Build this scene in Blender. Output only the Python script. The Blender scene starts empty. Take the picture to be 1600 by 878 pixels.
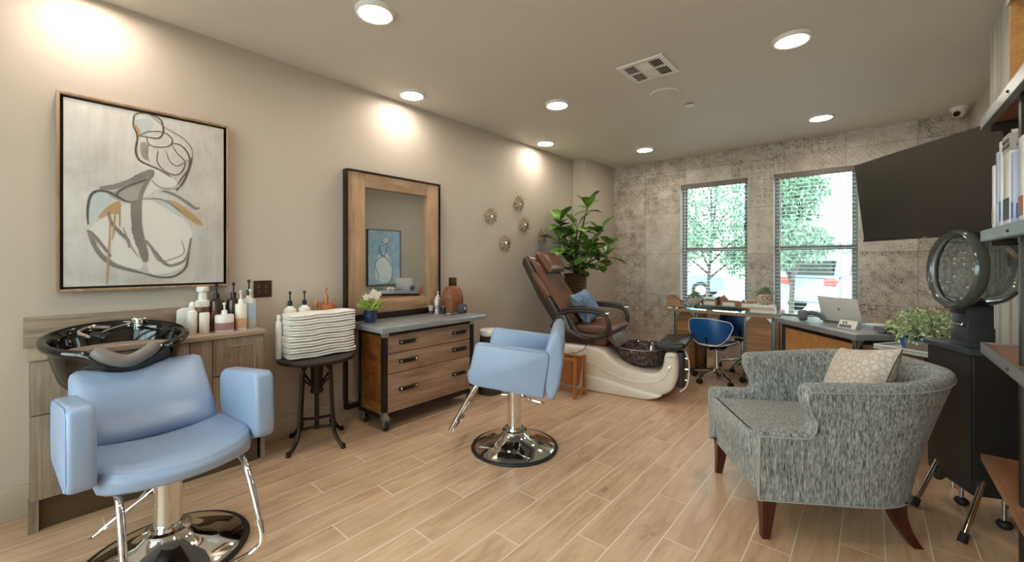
import bpy, bmesh, math, random
from mathutils import Vector, Matrix, Euler, noise as mnoise
random.seed(7)
PI = math.pi
SC = bpy.context.scene
COL = SC.collection

# ------------------------------------------------------------------ helpers
def lin(h):
    if isinstance(h, str):
        h = h.lstrip('#'); h = [int(h[i:i+2], 16)/255 for i in (0, 2, 4)]
    return tuple((c/12.92 if c <= .04045 else ((c+.055)/1.055)**2.4) for c in h) + (1.0,)

class MB:
    """collects shapes in one bmesh"""
    def __init__(s):
        s.bm = bmesh.new(); s.mi = 0
    def add(s, verts, faces, M=None):
        vs = [s.bm.verts.new(M @ Vector(v) if M else v) for v in verts]
        for f in faces:
            try:
                fc = s.bm.faces.new([vs[i] for i in f]); fc.material_index = s.mi
            except ValueError: pass
        return vs
    def merge(s, b, M=None):
        if M: bmesh.ops.transform(b, matrix=M, verts=b.verts)
        b.verts.index_update()
        s.add([v.co.copy() for v in b.verts], [[v.index for v in f.verts] for f in b.faces]); b.free()
    def box(s, x0, x1, y0, y1, z0, z1, bev=0, seg=2, M=None):
        b = bmesh.new(); bmesh.ops.create_cube(b, size=1)
        bmesh.ops.transform(b, matrix=Matrix.Translation(((x0+x1)/2, (y0+y1)/2, (z0+z1)/2)) @ Matrix.Diagonal((abs(x1-x0), abs(y1-y0), abs(z1-z0), 1)), verts=b.verts)
        if bev: bmesh.ops.bevel(b, geom=b.edges[:], offset=bev, segments=seg, profile=.5, affect='EDGES')
        s.merge(b, M); return s
    def tube(s, path, r, seg=8, closed=False, M=None):
        P = [Vector(p) for p in path]; n = len(P)
        R = r if isinstance(r, (list, tuple)) else [r]*n
        vs = []; fs = []; up = None
        for i, p in enumerate(P):
            a = P[i-1] if (i > 0 or closed) else p; c = P[(i+1) % n] if (i < n-1 or closed) else p
            t = (c-a)
            t = t.normalized() if t.length > 1e-9 else Vector((0, 0, 1))
            if up is None:
                up = Vector((0, 0, 1)) if abs(t.z) < .9 else Vector((1, 0, 0))
            u = (up - t*up.dot(t))
            u = u.normalized() if u.length > 1e-6 else t.orthogonal().normalized()
            up = u; w = t.cross(u)
            for k in range(seg):
                an = 2*PI*k/seg
                vs.append(p + (u*math.cos(an)+w*math.sin(an))*R[i])
        m = n if closed else n-1
        for i in range(m):
            for k in range(seg):
                j = (i+1) % n
                fs.append((i*seg+k, i*seg+(k+1) % seg, j*seg+(k+1) % seg, j*seg+k))
        if not closed:
            fs.append(tuple(range(seg-1, -1, -1))); fs.append(tuple((n-1)*seg+k for k in range(seg)))
        s.add(vs, fs, M); return s
    def cyl(s, p0, p1, r, r1=None, seg=16, M=None):
        return s.tube([p0, p1], [r, r if r1 is None else r1], seg, M=M)
    def lathe(s, prof, seg=24, c=(0, 0, 0), M=None, sx=1, sy=1, a0=0, a1=None, cap=True):
        vs = []; fs = []; n = len(prof)
        full = a1 is None
        cnt = seg if full else seg+1
        for k in range(cnt):
            an = 2*PI*k/seg if full else a0+(a1-a0)*k/seg
            for (r, z) in prof:
                r = max(r, 1e-5)
                vs.append((c[0]+r*math.cos(an)*sx, c[1]+r*math.sin(an)*sy, c[2]+z))
        for k in range(seg):
            j = (k+1) % cnt
            for i in range(n-1):
                fs.append((k*n+i, j*n+i, j*n+i+1, k*n+i+1))
        if full and cap and prof[0] != prof[-1]:
            if prof[0][0] > 1e-4: fs.append(tuple(k*n for k in range(seg-1, -1, -1)))
            if prof[-1][0] > 1e-4: fs.append(tuple(k*n+n-1 for k in range(seg)))
        s.add(vs, fs, M); return s
    def prism(s, pts, axis, a0, a1, bev=0, seg=2, M=None):
        """extrude a 2D outline; axis x: pts=(y,z), y: (x,z), z: (x,y)"""
        def mk(p, a):
            return {'x': (a, p[0], p[1]), 'y': (p[0], a, p[1]), 'z': (p[0], p[1], a)}[axis]
        b = bmesh.new(); n = len(pts)
        v0 = [b.verts.new(mk(p, a0)) for p in pts]; v1 = [b.verts.new(mk(p, a1)) for p in pts]
        b.faces.new(v0[::-1]); b.faces.new(v1)
        cap = []
        for i in range(n): b.faces.new((v0[i], v0[(i+1) % n], v1[(i+1) % n], v1[i]))
        bmesh.ops.recalc_face_normals(b, faces=b.faces[:])
        if bev:
            es = [e for e in b.edges if (e.verts[0] in v0) == (e.verts[1] in v0)]
            bmesh.ops.bevel(b, geom=es, offset=bev, segments=seg, profile=.5, affect='EDGES')
        s.merge(b, M); return s
    def grid(s, fn, nu, nv, cu=False, cv=False, M=None):
        vs = [fn(i/(nu if cu else nu-1), j/(nv if cv else nv-1)) for i in range(nu) for j in range(nv)]
        fs = []
        for i in range(nu if cu else nu-1):
            for j in range(nv if cv else nv-1):
                a = (i+1) % nu; b = (j+1) % nv
                fs.append((i*nv+j, a*nv+j, a*nv+b, i*nv+b))
        s.add(vs, fs, M); return s
    def ell(s, c, rx, ry=None, rz=None, seg=16, rings=10, M=None):
        ry = rx if ry is None else ry; rz = rx if rz is None else rz
        prof = [(math.sin(PI*i/rings), -math.cos(PI*i/rings)) for i in range(rings+1)]
        MM = Matrix.Translation(c) @ Matrix.Diagonal((rx, ry, rz, 1))
        return s.lathe(prof, seg, M=(M @ MM) if M else MM)
    def pillow(s, w, h, t, n=15, M=None, pinch=.08):
        """soft square cushion in the XY plane, thickness along Z"""
        for sg in (1, -1):
            def fn(u, v):
                x = u*2-1; y = v*2-1
                e = max(0, (1-x**4)*(1-y**4))**.55
                k = 1-pinch*(1-abs(y)**2)*abs(x)**3; k2 = 1-pinch*(1-abs(x)**2)*abs(y)**3
                return Vector((x*w/2*k, y*h/2*k2, sg*(t/2*e+.002)))
            vs = [fn(i/(n-1), j/(n-1)) for i in range(n) for j in range(n)]
            fs = []
            for i in range(n-1):
                for j in range(n-1):
                    q = (i*n+j, (i+1)*n+j, (i+1)*n+j+1, i*n+j+1)
                    fs.append(q if sg > 0 else q[::-1])
            s.add(vs, fs, M)
        return s
    def build(s, name, mats, parent=None, loc=(0, 0, 0), rot=(0, 0, 0), smooth=38, sub=0, label=None, normals=True):
        bm = s.bm
        bmesh.ops.remove_doubles(bm, verts=bm.verts, dist=2e-5)
        if normals: bmesh.ops.recalc_face_normals(bm, faces=bm.faces[:])
        me = bpy.data.meshes.new(name); bm.to_mesh(me); bm.free()
        for m in (mats if isinstance(mats, (list, tuple)) else [mats]): me.materials.append(m)
        if smooth:
            me.polygons.foreach_set('use_smooth', [True]*len(me.polygons))
            me.set_sharp_from_angle(angle=math.radians(smooth))
        o = bpy.data.objects.new(name, me); COL.objects.link(o)
        o.location = loc; o.rotation_euler = rot
        if parent: o.parent = parent
        if sub:
            md = o.modifiers.new('sub', 'SUBSURF'); md.levels = sub; md.render_levels = sub
        if label: o['label'] = label
        return o

def tag(o, label, cat, group=None):
    o['label'] = label; o['category'] = cat
    if group: o['group'] = group
    return o
def thing(name, label, cat, loc=(0, 0, 0), rz=0, group=None):
    o = bpy.data.objects.new(name, None); COL.objects.link(o)
    o.empty_display_size = .05
    o.location = loc; o.rotation_euler = (0, 0, rz)
    return tag(o, label, cat, group)
def dup(root, loc, rz=None, label=None, group=None):
    def cp(o, par):
        c = o.copy(); COL.objects.link(c)
        if par: c.parent = par
        for ch in list(o.children): cp(ch, c)
        return c
    r = cp(root, None); r.location = loc
    if rz is not None: r.rotation_euler = (0, 0, rz)
    if label: r['label'] = label
    if group: r['group'] = group
    return r
def struct(o):
    o['kind'] = 'structure'; return o
def arc(c, r, a0, a1, n, plane='xz'):
    out = []
    for i in range(n+1):
        a = a0+(a1-a0)*i/n; u, w = r*math.cos(a), r*math.sin(a)
        out.append({'xz': (c[0]+u, c[1], c[2]+w), 'xy': (c[0]+u, c[1]+w, c[2]), 'yz': (c[0], c[1]+u, c[2]+w)}[plane])
    return out
def smooth_path(pts, n=6, closed=False):
    P = [Vector(p) for p in pts]; N = len(P); out = []
    rng = N if closed else N-1
    for i in range(rng):
        p0 = P[(i-1) % N] if (closed or i > 0) else P[i]; p1 = P[i]; p2 = P[(i+1) % N]
        p3 = P[(i+2) % N] if (closed or i+2 < N) else p2
        for k in range(n):
            t = k/n
            out.append(.5*((2*p1)+(p2-p0)*t+(2*p0-5*p1+4*p2-p3)*t*t+(3*p1-p0-3*p2+p3)*t**3))
    if not closed: out.append(P[-1])
    return out
def rrect(w, h, r, n=4):
    out = []
    for cx, cy, a in ((w/2-r, h/2-r, 0), (-w/2+r, h/2-r, PI/2), (-w/2+r, -h/2+r, PI), (w/2-r, -h/2+r, 3*PI/2)):
        for k in range(n+1):
            t = a+PI/2*k/n; out.append((cx+r*math.cos(t), cy+r*math.sin(t)))
    return out

# ---------------------------------------------------------------- materials
class NT:
    def __init__(s, name):
        s.m = bpy.data.materials.new(name); s.m.use_nodes = True
        s.t = s.m.node_tree; s.n = s.t.nodes; s.l = s.t.links
        s.b = s.n['Principled BSDF']; s.out = s.n['Material Output']
    def node(s, typ, **kw):
        nd = s.n.new('ShaderNode'+typ)
        for k, v in kw.items():
            if k.startswith('i_'):
                nd.inputs[k[2:].replace('_', ' ')].default_value = v
            else: setattr(nd, k, v)
        return nd
    def link(s, a, b): s.l.new(a, b)
    def coords(s, scale=(1, 1, 1), rot=(0, 0, 0), loc=(0, 0, 0), src='Object'):
        tc = s.node('TexCoord'); mp = s.node('Mapping')
        mp.inputs['Scale'].default_value = scale; mp.inputs['Rotation'].default_value = rot; mp.inputs['Location'].default_value = loc
        s.link(tc.outputs[src], mp.inputs['Vector']); return mp.outputs['Vector']
    def noise(s, vec, scale=5, detail=4, rough=.5, dist=0):
        nd = s.node('TexNoise'); nd.inputs['Scale'].default_value = scale; nd.inputs['Detail'].default_value = detail
        nd.inputs['Roughness'].default_value = rough; nd.inputs['Distortion'].default_value = dist
        s.link(vec, nd.inputs['Vector']); return nd.outputs['Fac']
    def ramp(s, fac, stops, interp='LINEAR'):
        nd = s.node('ValToRGB'); cr = nd.color_ramp; cr.interpolation = interp
        while len(cr.elements) < len(stops): cr.elements.new(.5)
        for e, (p, c) in zip(cr.elements, stops):
            e.position = p; e.color = c if len(c) == 4 else (*c, 1)
        s.link(fac, nd.inputs['Fac']); return nd.outputs['Color']
    def mix(s, fac, a, b, mode='MIX'):
        nd = s.node('Mix', data_type='RGBA', blend_type=mode)
        for v, i in ((fac, 0), (a, 6), (b, 7)):
            if hasattr(v, 'links') or hasattr(v, 'is_linked'): s.link(v, nd.inputs[i])
            else: nd.inputs[i].default_value = v
        return nd.outputs[2]
    def math(s, op, a, b=None):
        nd = s.node('Math', operation=op)
        for v, i in ((a, 0), (b, 1)):
            if v is None: continue
            if isinstance(v, (int, float)): nd.inputs[i].default_value = v
            else: s.link(v, nd.inputs[i])
        return nd.outputs[0]
    def bump(s, h, strength=.2, dist=.01):
        nd = s.node('Bump'); nd.inputs['Strength'].default_value = strength; nd.inputs['Distance'].default_value = dist
        s.link(h, nd.inputs['Height']); s.link(nd.outputs['Normal'], s.b.inputs['Normal'])
    def base(s, c):
        if isinstance(c, tuple): s.b.inputs['Base Color'].default_value = c
        else: s.link(c, s.b.inputs['Base Color'])
    def set(s, rough=.5, metal=0, spec=.5, **kw):
        s.b.inputs['Roughness'].default_value = rough; s.b.inputs['Metallic'].default_value = metal
        s.b.inputs['Specular IOR Level'].default_value = spec
        for k, v in kw.items(): s.b.inputs[k.replace('_', ' ')].default_value = v
        return s

def plain(name, col, rough=.5, metal=0, spec=.5, var=.06, bump=.0, bscale=60, **kw):
    """one colour with a little procedural unevenness"""
    t = NT(name); c = lin(col) if isinstance(col, str) else col
    v = t.coords(); n = t.noise(v, 6, 3)
    d = tuple(max(0, x*(1-var)) for x in c[:3])+(1,); u = tuple(min(1, x*(1+var)) for x in c[:3])+(1,)
    t.base(t.ramp(n, [(.3, d), (.7, u)])); t.set(rough, metal, spec, **kw)
    if bump: t.bump(t.noise(v, bscale, 3), bump, .004)
    return t.m
def wood(name, dark, mid, light, axis='x', scale=6, rough=.5, blotch=.35, plank=None, stretch=14, bump=.12):
    """grain running along the given axis; optional planks (axis, width) across it"""
    t = NT(name)
    sc = [stretch, stretch, stretch]; sc['xyz'.index(axis)] = 1
    v = t.coords(tuple(sc)); v0 = t.coords()
    g = t.noise(v, scale*.35, 6, .6, .6); f = t.noise(v, scale*2.2, 3, .5)
    b = t.noise(v0, 3.2, 4, .6)
    k = t.math('ADD', t.math('MULTIPLY', g, .62), t.math('ADD', t.math('MULTIPLY', f, .18), t.math('MULTIPLY', b, blotch*.55)))
    h = t.ramp(k, [(.28, lin(dark)), (.5, lin(mid)), (.72, lin(light))])
    if plank:
        ax, w = plank
        sp = t.node('SeparateXYZ'); t.link(v0, sp.inputs[0])
        q = t.math('DIVIDE', sp.outputs['XYZ'.index(ax.upper())], w)
        fl = t.math('FLOOR', q); wn = t.node('TexWhiteNoise', noise_dimensions='1D'); t.link(fl, wn.inputs['W'])
        fr = t.math('FRACT', q)
        h = t.mix(t.math('MULTIPLY', wn.outputs['Value'], .45), h, lin(dark))
        gap = t.math('LESS_THAN', fr, .03)
        h = t.mix(t.math('MULTIPLY', gap, .7), h, (.02, .013, .008, 1))
    t.base(h); t.set(rough)
    t.bump(t.math('ADD', g, f), bump, .004)
    return t.m

def wall_paint(name, col):
    t = NT(name); v = t.coords()
    c = lin(col); n = t.noise(v, 1.2, 3)
    t.base(t.ramp(n, [(.3, tuple(x*.96 for x in c[:3])+(1,)), (.7, c)])); t.set(.62, 0, .3)
    t.bump(t.noise(v, 140, 4, .6), .10, .003); return t.m

def floor_mat():
    t = NT('plank_tile')
    W, L = .157, .93
    v = t.coords(loc=(0, 0, 0))
    sp = t.node('SeparateXYZ'); t.link(v, sp.inputs[0])
    q = t.math('DIVIDE', t.math('ADD', sp.outputs[0], .010), W)
    row = t.math('FLOOR', q); fx = t.math('FRACT', q)
    off = t.math('FRACT', t.math('MULTIPLY', row, .37))
    q2 = t.math('ADD', t.math('DIVIDE', sp.outputs[1], L), off)
    col = t.math('FLOOR', q2); fy = t.math('FRACT', q2)
    cb = t.node('CombineXYZ'); t.link(row, cb.inputs[0]); t.link(col, cb.inputs[1])
    wn = t.node('TexWhiteNoise', noise_dimensions='2D'); t.link(cb.outputs[0], wn.inputs['Vector'])
    rnd = wn.outputs['Value']
    # grain shifted per plank
    ad = t.node('VectorMath', operation='ADD'); sc = t.node('VectorMath', operation='SCALE'); sc.inputs['Scale'].default_value = 7.3
    t.link(wn.outputs['Color'], sc.inputs[0]); t.link(v, ad.inputs[0]); t.link(sc.outputs[0], ad.inputs[1])
    mp = t.node('Mapping'); mp.inputs['Scale'].default_value = (9, 1.0, 1); t.link(ad.outputs[0], mp.inputs['Vector'])
    g = t.noise(mp.outputs[0], 2.2, 6, .6, .8); f = t.noise(mp.outputs[0], 11, 4, .6)
    mp2 = t.node('Mapping'); mp2.inputs['Scale'].default_value = (3.2, 1.2, 1); t.link(ad.outputs[0], mp2.inputs['Vector'])
    b = t.noise(mp2.outputs[0], 2.1, 5, .65)
    k = t.math('ADD', t.math('MULTIPLY', g, .5), t.math('ADD', t.math('MULTIPLY', f, .14), t.math('MULTIPLY', b, .36)))
    c = t.ramp(k, [(.30, lin('9a7a5c')), (.42, lin('c09c7a')), (.52, lin('d6b390')), (.68, lin('e4c8a8'))])
    c = t.mix(t.math('MULTIPLY', rnd, .42), c, lin('c4a384'))
    kn = t.ramp(b, [(.24, (1, 1, 1)), (.33, (0, 0, 0))])
    c = t.mix(t.math('MULTIPLY', kn, .55), c, lin('6f5138'))
    gx = t.math('LESS_THAN', t.math('ABSOLUTE', t.math('SUBTRACT', fx, .5)), .5-.0026/W)
    gy = t.math('LESS_THAN', t.math('ABSOLUTE', t.math('SUBTRACT', fy, .5)), .5-.0026/L)
    tile = t.math('MULTIPLY', gx, gy)
    c = t.mix(tile, lin('e6dac6'), c)
    t.base(c)
    t.link(t.math('ADD', .30, t.math('MULTIPLY', t.math('SUBTRACT', 1, tile), .4)), t.b.inputs['Roughness'])
    t.b.inputs['Specular IOR Level'].default_value = .5
    t.bump(t.math('ADD', t.math('MULTIPLY', g, .15), tile), .25, .002)
    return t.m

def tile_wall_mat():
    """worn patchwork of patterned encaustic-look tiles"""
    t = NT('patterned_tile'); v = t.coords()
    sp = t.node('SeparateXYZ'); t.link(v, sp.inputs[0]); X, Z = sp.outputs[0], sp.outputs[2]
    TW, TH = .58, .58
    qx = t.math('DIVIDE', t.math('ADD', X, -.13+.58), TW); qz = t.math('DIVIDE', t.math('ADD', Z, .35), TH)
    cb = t.node('CombineXYZ'); t.link(t.math('FLOOR', qx), cb.inputs[0]); t.link(t.math('FLOOR', qz), cb.inputs[1])
    wn = t.node('TexWhiteNoise', noise_dimensions='2D'); t.link(cb.outputs[0], wn.inputs['Vector'])
    R = wn.outputs['Value']; sc3 = t.node('SeparateColor'); t.link(wn.outputs['Color'], sc3.inputs[0])
    # mirror-folded cell coordinates: symmetric ornament
    def fold(a, s): return t.math('PINGPONG', a, s)
    wob = t.math('MULTIPLY', t.math('SUBTRACT', t.noise(v, 34, 3, .6), .5), .035); wob2 = t.math('MULTIPLY', t.math('SUBTRACT', t.noise(v, 29, 3, .6), .5), .035)
    fx = fold(t.math('ADD', X, wob), .0725); fz = fold(t.math('ADD', Z, wob2), .0725)
    mx = t.math('MAXIMUM', fx, fz); mn = t.math('MINIMUM', fx, fz)
    c2 = t.node('CombineXYZ'); t.link(mx, c2.inputs[0]); t.link(mn, c2.inputs[1]); t.link(t.math('MULTIPLY', R, 9), c2.inputs[2])
    vo = t.node('TexVoronoi', feature='DISTANCE_TO_EDGE'); vo.inputs['Scale'].default_value = 38; t.link(c2.outputs[0], vo.inputs['Vector'])
    p1 = t.ramp(vo.outputs['Distance'], [(.10, (1, 1, 1)), (.18, (0, 0, 0))])
    wv = t.node('TexNoise'); wv.inputs['Scale'].default_value = 60; wv.inputs['Detail'].default_value = 1; t.link(c2.outputs[0], wv.inputs['Vector'])
    p2 = t.ramp(wv.outputs['Fac'], [(.47, (0, 0, 0)), (.53, (1, 1, 1))])
    dg = t.math('PINGPONG', t.math('ADD', X, Z), .03); dh = t.math('PINGPONG', t.math('SUBTRACT', X, Z), .03)
    p3 = t.math('LESS_THAN', t.math('MINIMUM', dg, dh), .0035)
    s1 = t.math('GREATER_THAN', sc3.outputs[1], .62); s2 = t.math('GREATER_THAN', sc3.outputs[2], .84)
    pat = t.mix(s1, p1, p2); pat = t.mix(s2, pat, p3)
    wear = t.noise(v, 7, 6, .7); wear = t.ramp(wear, [(.42, (0, 0, 0)), (.60, (1, 1, 1))])
    fine = t.noise(v, 90, 4, .75); spk = t.ramp(fine, [(.48, (0, 0, 0)), (.64, (1, 1, 1))])
    m = t.math('MULTIPLY', pat, t.math('ADD', t.math('MULTIPLY', wear, .80), .12))
    m = t.math('MULTIPLY', m, t.math('ADD', .45, spk))
    tone = t.noise(v, 4.2, 6, .72)
    base = t.ramp(tone, [(.32, lin('b3a699')), (.5, lin('d2c7ba')), (.66, lin('e6ded4'))])
    base = t.mix(t.math('MULTIPLY', R, .22), base, lin('9c948d'))
    rust = t.ramp(t.noise(v, 3.4, 5, .7), [(.55, (0, 0, 0)), (.72, (1, 1, 1))])
    base = t.mix(t.math('MULTIPLY', rust, .40), base, lin('b08a64'))
    base = t.mix(t.math('MULTIPLY', spk, .34), base, lin('6a615a'))
    inkc = t.mix(t.math('GREATER_THAN', sc3.outputs[0], .72), lin('5a524c'), lin('e8e0d6'))
    c = t.mix(m, base, inkc)
    ex = t.math('LESS_THAN', t.math('ABSOLUTE', t.math('SUBTRACT', t.math('FRACT', qx), .5)), .4965)
    ez = t.math('LESS_THAN', t.math('ABSOLUTE', t.math('SUBTRACT', t.math('FRACT', qz), .5)), .4965)
    c = t.mix(t.math('MULTIPLY', ex, ez), lin('7d7670'), c)
    t.base(c); t.set(.55, 0, .35); t.bump(t.math('ADD', fine, t.math('MULTIPLY', m, -.5)), .15, .003)
    return t.m

def tweed_mat():
    t = NT('tweed'); v = t.coords((1, 1, .10))
    n1 = t.noise(v, 330, 3, .6); n2 = t.noise(v, 110, 3, .6)
    k = t.math('ADD', t.math('MULTIPLY', n1, .6), t.math('MULTIPLY', n2, .4))
    c = t.ramp(k, [(.36, lin('3e4043')), (.45, lin('767877')), (.54, lin('9fa09d')), (.66, lin('d2d1ca'))])
    t.base(c); t.set(.9, 0, .15); t.b.inputs['Sheen Weight'].default_value = .2
    t.bump(k, .35, .003); return t.m

def leather(name, col, rough=.38, bump=.12, var=.12, scale=230):
    t = NT(name); v = t.coords(); c = lin(col)
    n = t.noise(v, 5, 4)
    t.base(t.ramp(n, [(.3, tuple(x*(1-var) for x in c[:3])+(1,)), (.7, tuple(min(1, x*(1+var)) for x in c[:3])+(1,))]))
    vo = t.node('TexVoronoi'); vo.inputs['Scale'].default_value = scale; t.link(v, vo.inputs['Vector'])
    t.set(rough); t.bump(vo.outputs['Distance'], bump, .002); return t.m

def glass_mat(name, tint='ffffff', ior=1.45, gloss=1.0):
    """thin pane: fresnel mix of clear transmission and mirror reflection"""
    t = NT(name); t.n.remove(t.b)
    tr = t.node('BsdfTransparent'); tr.inputs[0].default_value = lin(tint)
    gl = t.node('BsdfGlossy'); gl.inputs['Roughness'].default_value = .02
    fr = t.node('Fresnel'); fr.inputs[0].default_value = ior
    v = t.coords(); n = t.noise(v, 2, 2)
    mx = t.node('MixShader'); t.link(t.math('MULTIPLY', fr.outputs[0], t.math('ADD', gloss*.97, t.math('MULTIPLY', n, .06*gloss))), mx.inputs[0])
    t.link(tr.outputs[0], mx.inputs[1]); t.link(gl.outputs[0], mx.inputs[2])
    t.link(mx.outputs[0], t.out.inputs['Surface']); return t.m

def emit_mat(name, col, strength):
    t = NT(name); c = lin(col)
    t.base(c); t.b.inputs['Emission Color'].default_value = c; t.b.inputs['Emission Strength'].default_value = strength
    return t.m

M = {}
M['wall'] = wall_paint('wall_paint', 'c4b8aa')
M['ceil'] = wall_paint('ceiling_paint', 'dfd9d1')
M['base'] = wall_paint('baseboard_paint', 'b7aa95')
M['floor'] = floor_mat()
M['tile'] = tile_wall_mat()
M['tweed'] = tweed_mat()
M['chrome'] = plain('chrome', 'e0dfdd', .06, 1, var=.02)
M['satin'] = plain('satin_nickel', 'c4c1bb', .28, 1, var=.03)
M['iron'] = plain('dark_iron', '372f2a', .42, .75, var=.2, bump=.08)
M['steel'] = plain('raw_steel', '5a5754', .4, .85, var=.2, bump=.05)
M['zinc'] = plain('zinc_top', 'a3a6a9', .34, .55, var=.14)
M['galv'] = plain('galvanised', 'a9acad', .35, .8, var=.12)
M['black'] = plain('black_plastic', '161514', .35)
M['blackm'] = plain('matt_black', '242222', .5)
M['gloss_black'] = plain('glossy_black', '100d0b', .08, spec=.7)
M['rubber'] = plain('rubber', '1d1b1b', .6)
M['white'] = plain('white_plastic', 'e9e6e0', .35)
M['whitep'] = plain('painted_white', 'efece6', .4)
M['blue_vinyl'] = leather('blue_vinyl', '93a6c3', .34, .04, .04, 400)
M['seam'] = plain('seam_thread', '8ea5c8', .5)
M['brown_leather'] = leather('brown_leather', '6b452f', .34, .10, .15)
M['tan_leather'] = leather('tan_leather', 'a0653a', .45, .10, .12)
M['brown_shell'] = plain('brown_shell', '3b302a', .32)
M['blue_leather'] = leather('blue_leather', '0f4f8c', .32, .05, .08, 300)
M['acrylic'] = plain('white_acrylic', 'e6dfd3', .12, spec=.6, var=.02)
M['oak_grey'] = wood('greyed_oak', '6c5c4e', '9a8875', 'b9a893', 'z', 9, .55, .15, stretch=26)
M['oak_grey_h'] = wood('greyed_oak_across', '6c5c4e', '9a8875', 'b9a893', 'y', 9, .55, .15, stretch=26)
M['oak_top'] = wood('pale_oak_top', '8d7c6b', 'ad9b88', 'c5b5a2', 'y', 9, .45, .15, stretch=26)
M['reclaim'] = wood('reclaimed_wood', '573f2f', '957560', 'b4967b', 'y', 6, .5, .5, stretch=12)
M['reclaim_side'] = wood('reclaimed_dark_wood', '35190c', '7b4720', 'b4742f', 'y', 6, .38, .6, plank=('z', .105), stretch=8)
M['frame_wood'] = wood('mirror_wood', '7a5c42', 'b08e6c', 'caac8a', 'z', 6, .55, .4, stretch=12)
M['frame_wood_h'] = wood('mirror_wood_across', '7a5c42', 'b08e6c', 'caac8a', 'y', 6, .55, .4, stretch=12)
M['art_frame'] = wood('art_frame_wood', '7a6049', 'a3866a', 'bfa588', 'z', 6, .5, .2)
M['desk_wood'] = wood('desk_wood', '6a421e', 'a8743f', 'c7955c', 'x', 6, .45, .4, plank=('z', .12), stretch=10)
M['desk_edge'] = wood('desk_edge_wood', '6d5138', 'a38058', 'be9b70', 'x', 6, .5, .3)
M['orange_wood'] = wood('warm_plywood', '9c6a37', 'b98450', 'cc9a66', 'x', 5, .45, .2)
M['walnut'] = wood('walnut_laminate', '6c4a35', '94694b', 'b08a68', 'y', 6, .35, .3, stretch=10)
M['pine'] = wood('pine', '9a6a34', 'c08d50', 'd6aa6e', 'y', 5, .5, .3)
M['teak'] = wood('teak_rack', '8d5623', 'b67a3a', 'cb9654', 'z', 6, .4, .2)
M['dark_leg'] = wood('dark_leg_wood', '2c120b', '4a2115', '63301f', 'z', 6, .3, .2)
M['dark_panel'] = plain('toe_kick', '5a4530', .5)
M['shiplap'] = wood('whitewashed_boards', 'a9a196', 'd6d0c6', 'ece8e1', 'z', 5, .6, .4, plank=('y', .085), stretch=14)
M['towel'] = plain('towel_cotton', 'ece8e2', .95, spec=.1, var=.03, bump=.2, bscale=420)
M['glass'] = glass_mat('window_glass', 'f2fbfa', 1.45, .55)
M['glass_top'] = glass_mat('glass_top', 'd5efe4', 1.5, 1)
M['mirror'] = plain('mirror_silver', 'e8ecea', .015, 1, var=.01)
M['lamp'] = emit_mat('lamp_diffuser', 'fff4e4', 40)
# ------------------------------------------------------------------- camera
cam = bpy.data.cameras.new('camera'); cam.sensor_width = 36; cam.lens = 14.625
cam.shift_y = -31/1600; cam.clip_start = .02; cam.clip_end = 200
co = bpy.data.objects.new('camera', cam); COL.objects.link(co)
co.location = (3.237, 0, 1.29); co.rotation_euler = (PI/2, 0, math.radians(40.746)); SC.camera = co
SC.view_settings.view_transform = 'Standard'; SC.view_settings.look = 'None'
SC.view_settings.gamma = 1; SC.view_settings.use_curve_mapping = False; SC.view_settings.exposure = 1.15
try:
    SC.cycles.use_denoising = True; SC.cycles.max_bounces = 10; SC.cycles.diffuse_bounces = 5
    SC.cycles.sample_clamp_indirect = 6; SC.cycles.caustics_reflective = False; SC.cycles.caustics_refractive = False
    SC.cycles.transparent_max_bounces = 24
except Exception: pass

# --------------------------------------------------------------------- room
RX, RY0, RY1, RH = 3.96, -1.7, 5.96, 2.74
b = MB(); b.box(-.15, RX+.15, RY0-.15, RY1+.2, -.12, 0); struct(b.build('floor', M['floor'], smooth=0))
b = MB(); b.box(-.15, RX+.15, RY0-.15, RY1+.2, RH, RH+.15); struct(b.build('ceiling', M['ceil'], smooth=0))
b = MB(); b.box(-.15, 0, RY0-.15, RY1+.2, 0, RH); struct(b.build('wall_left', M['wall'], smooth=0))
b = MB(); b.box(0, .20, 5.09, RY1, 0, RH); struct(b.build('wall_corner_pier', M['wall'], smooth=0))
b = MB(); b.box(RX, RX+.15, RY0-.15, RY1+.2, 0, RH); struct(b.build('wall_right', M['wall'], smooth=0))
b = MB(); b.box(0, .5, RY0-.15, RY0, 0, RH); b.box(3.5, RX, RY0-.15, RY0, 0, RH); b.box(.5, 3.5, RY0-.15, RY0, 0, .35); b.box(.5, 3.5, RY0-.15, RY0, 2.42, RH); struct(b.build('wall_front', M['wall'], smooth=0))  # opening left for the added daylight window
W = [(1.214, 2.060), (2.333, 3.140)]; WZ0, WZ1 = .60, 2.36
b = MB()
b.box(0, RX, RY1, RY1+.2, 0, WZ0); b.box(0, RX, RY1, RY1+.2, WZ1, RH)
for a, c in ((0, W[0][0]), (W[0][1], W[1][0]), (W[1][1], RX)): b.box(a, c, RY1, RY1+.2, WZ0, WZ1)
struct(b.build('wall_back', M['tile'], smooth=0))
M['frame_grey'] = plain('window_frame_grey', '8b8a87', .45)
M['reveal'] = plain('window_reveal', 'd9d6cf', .5)
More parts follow.
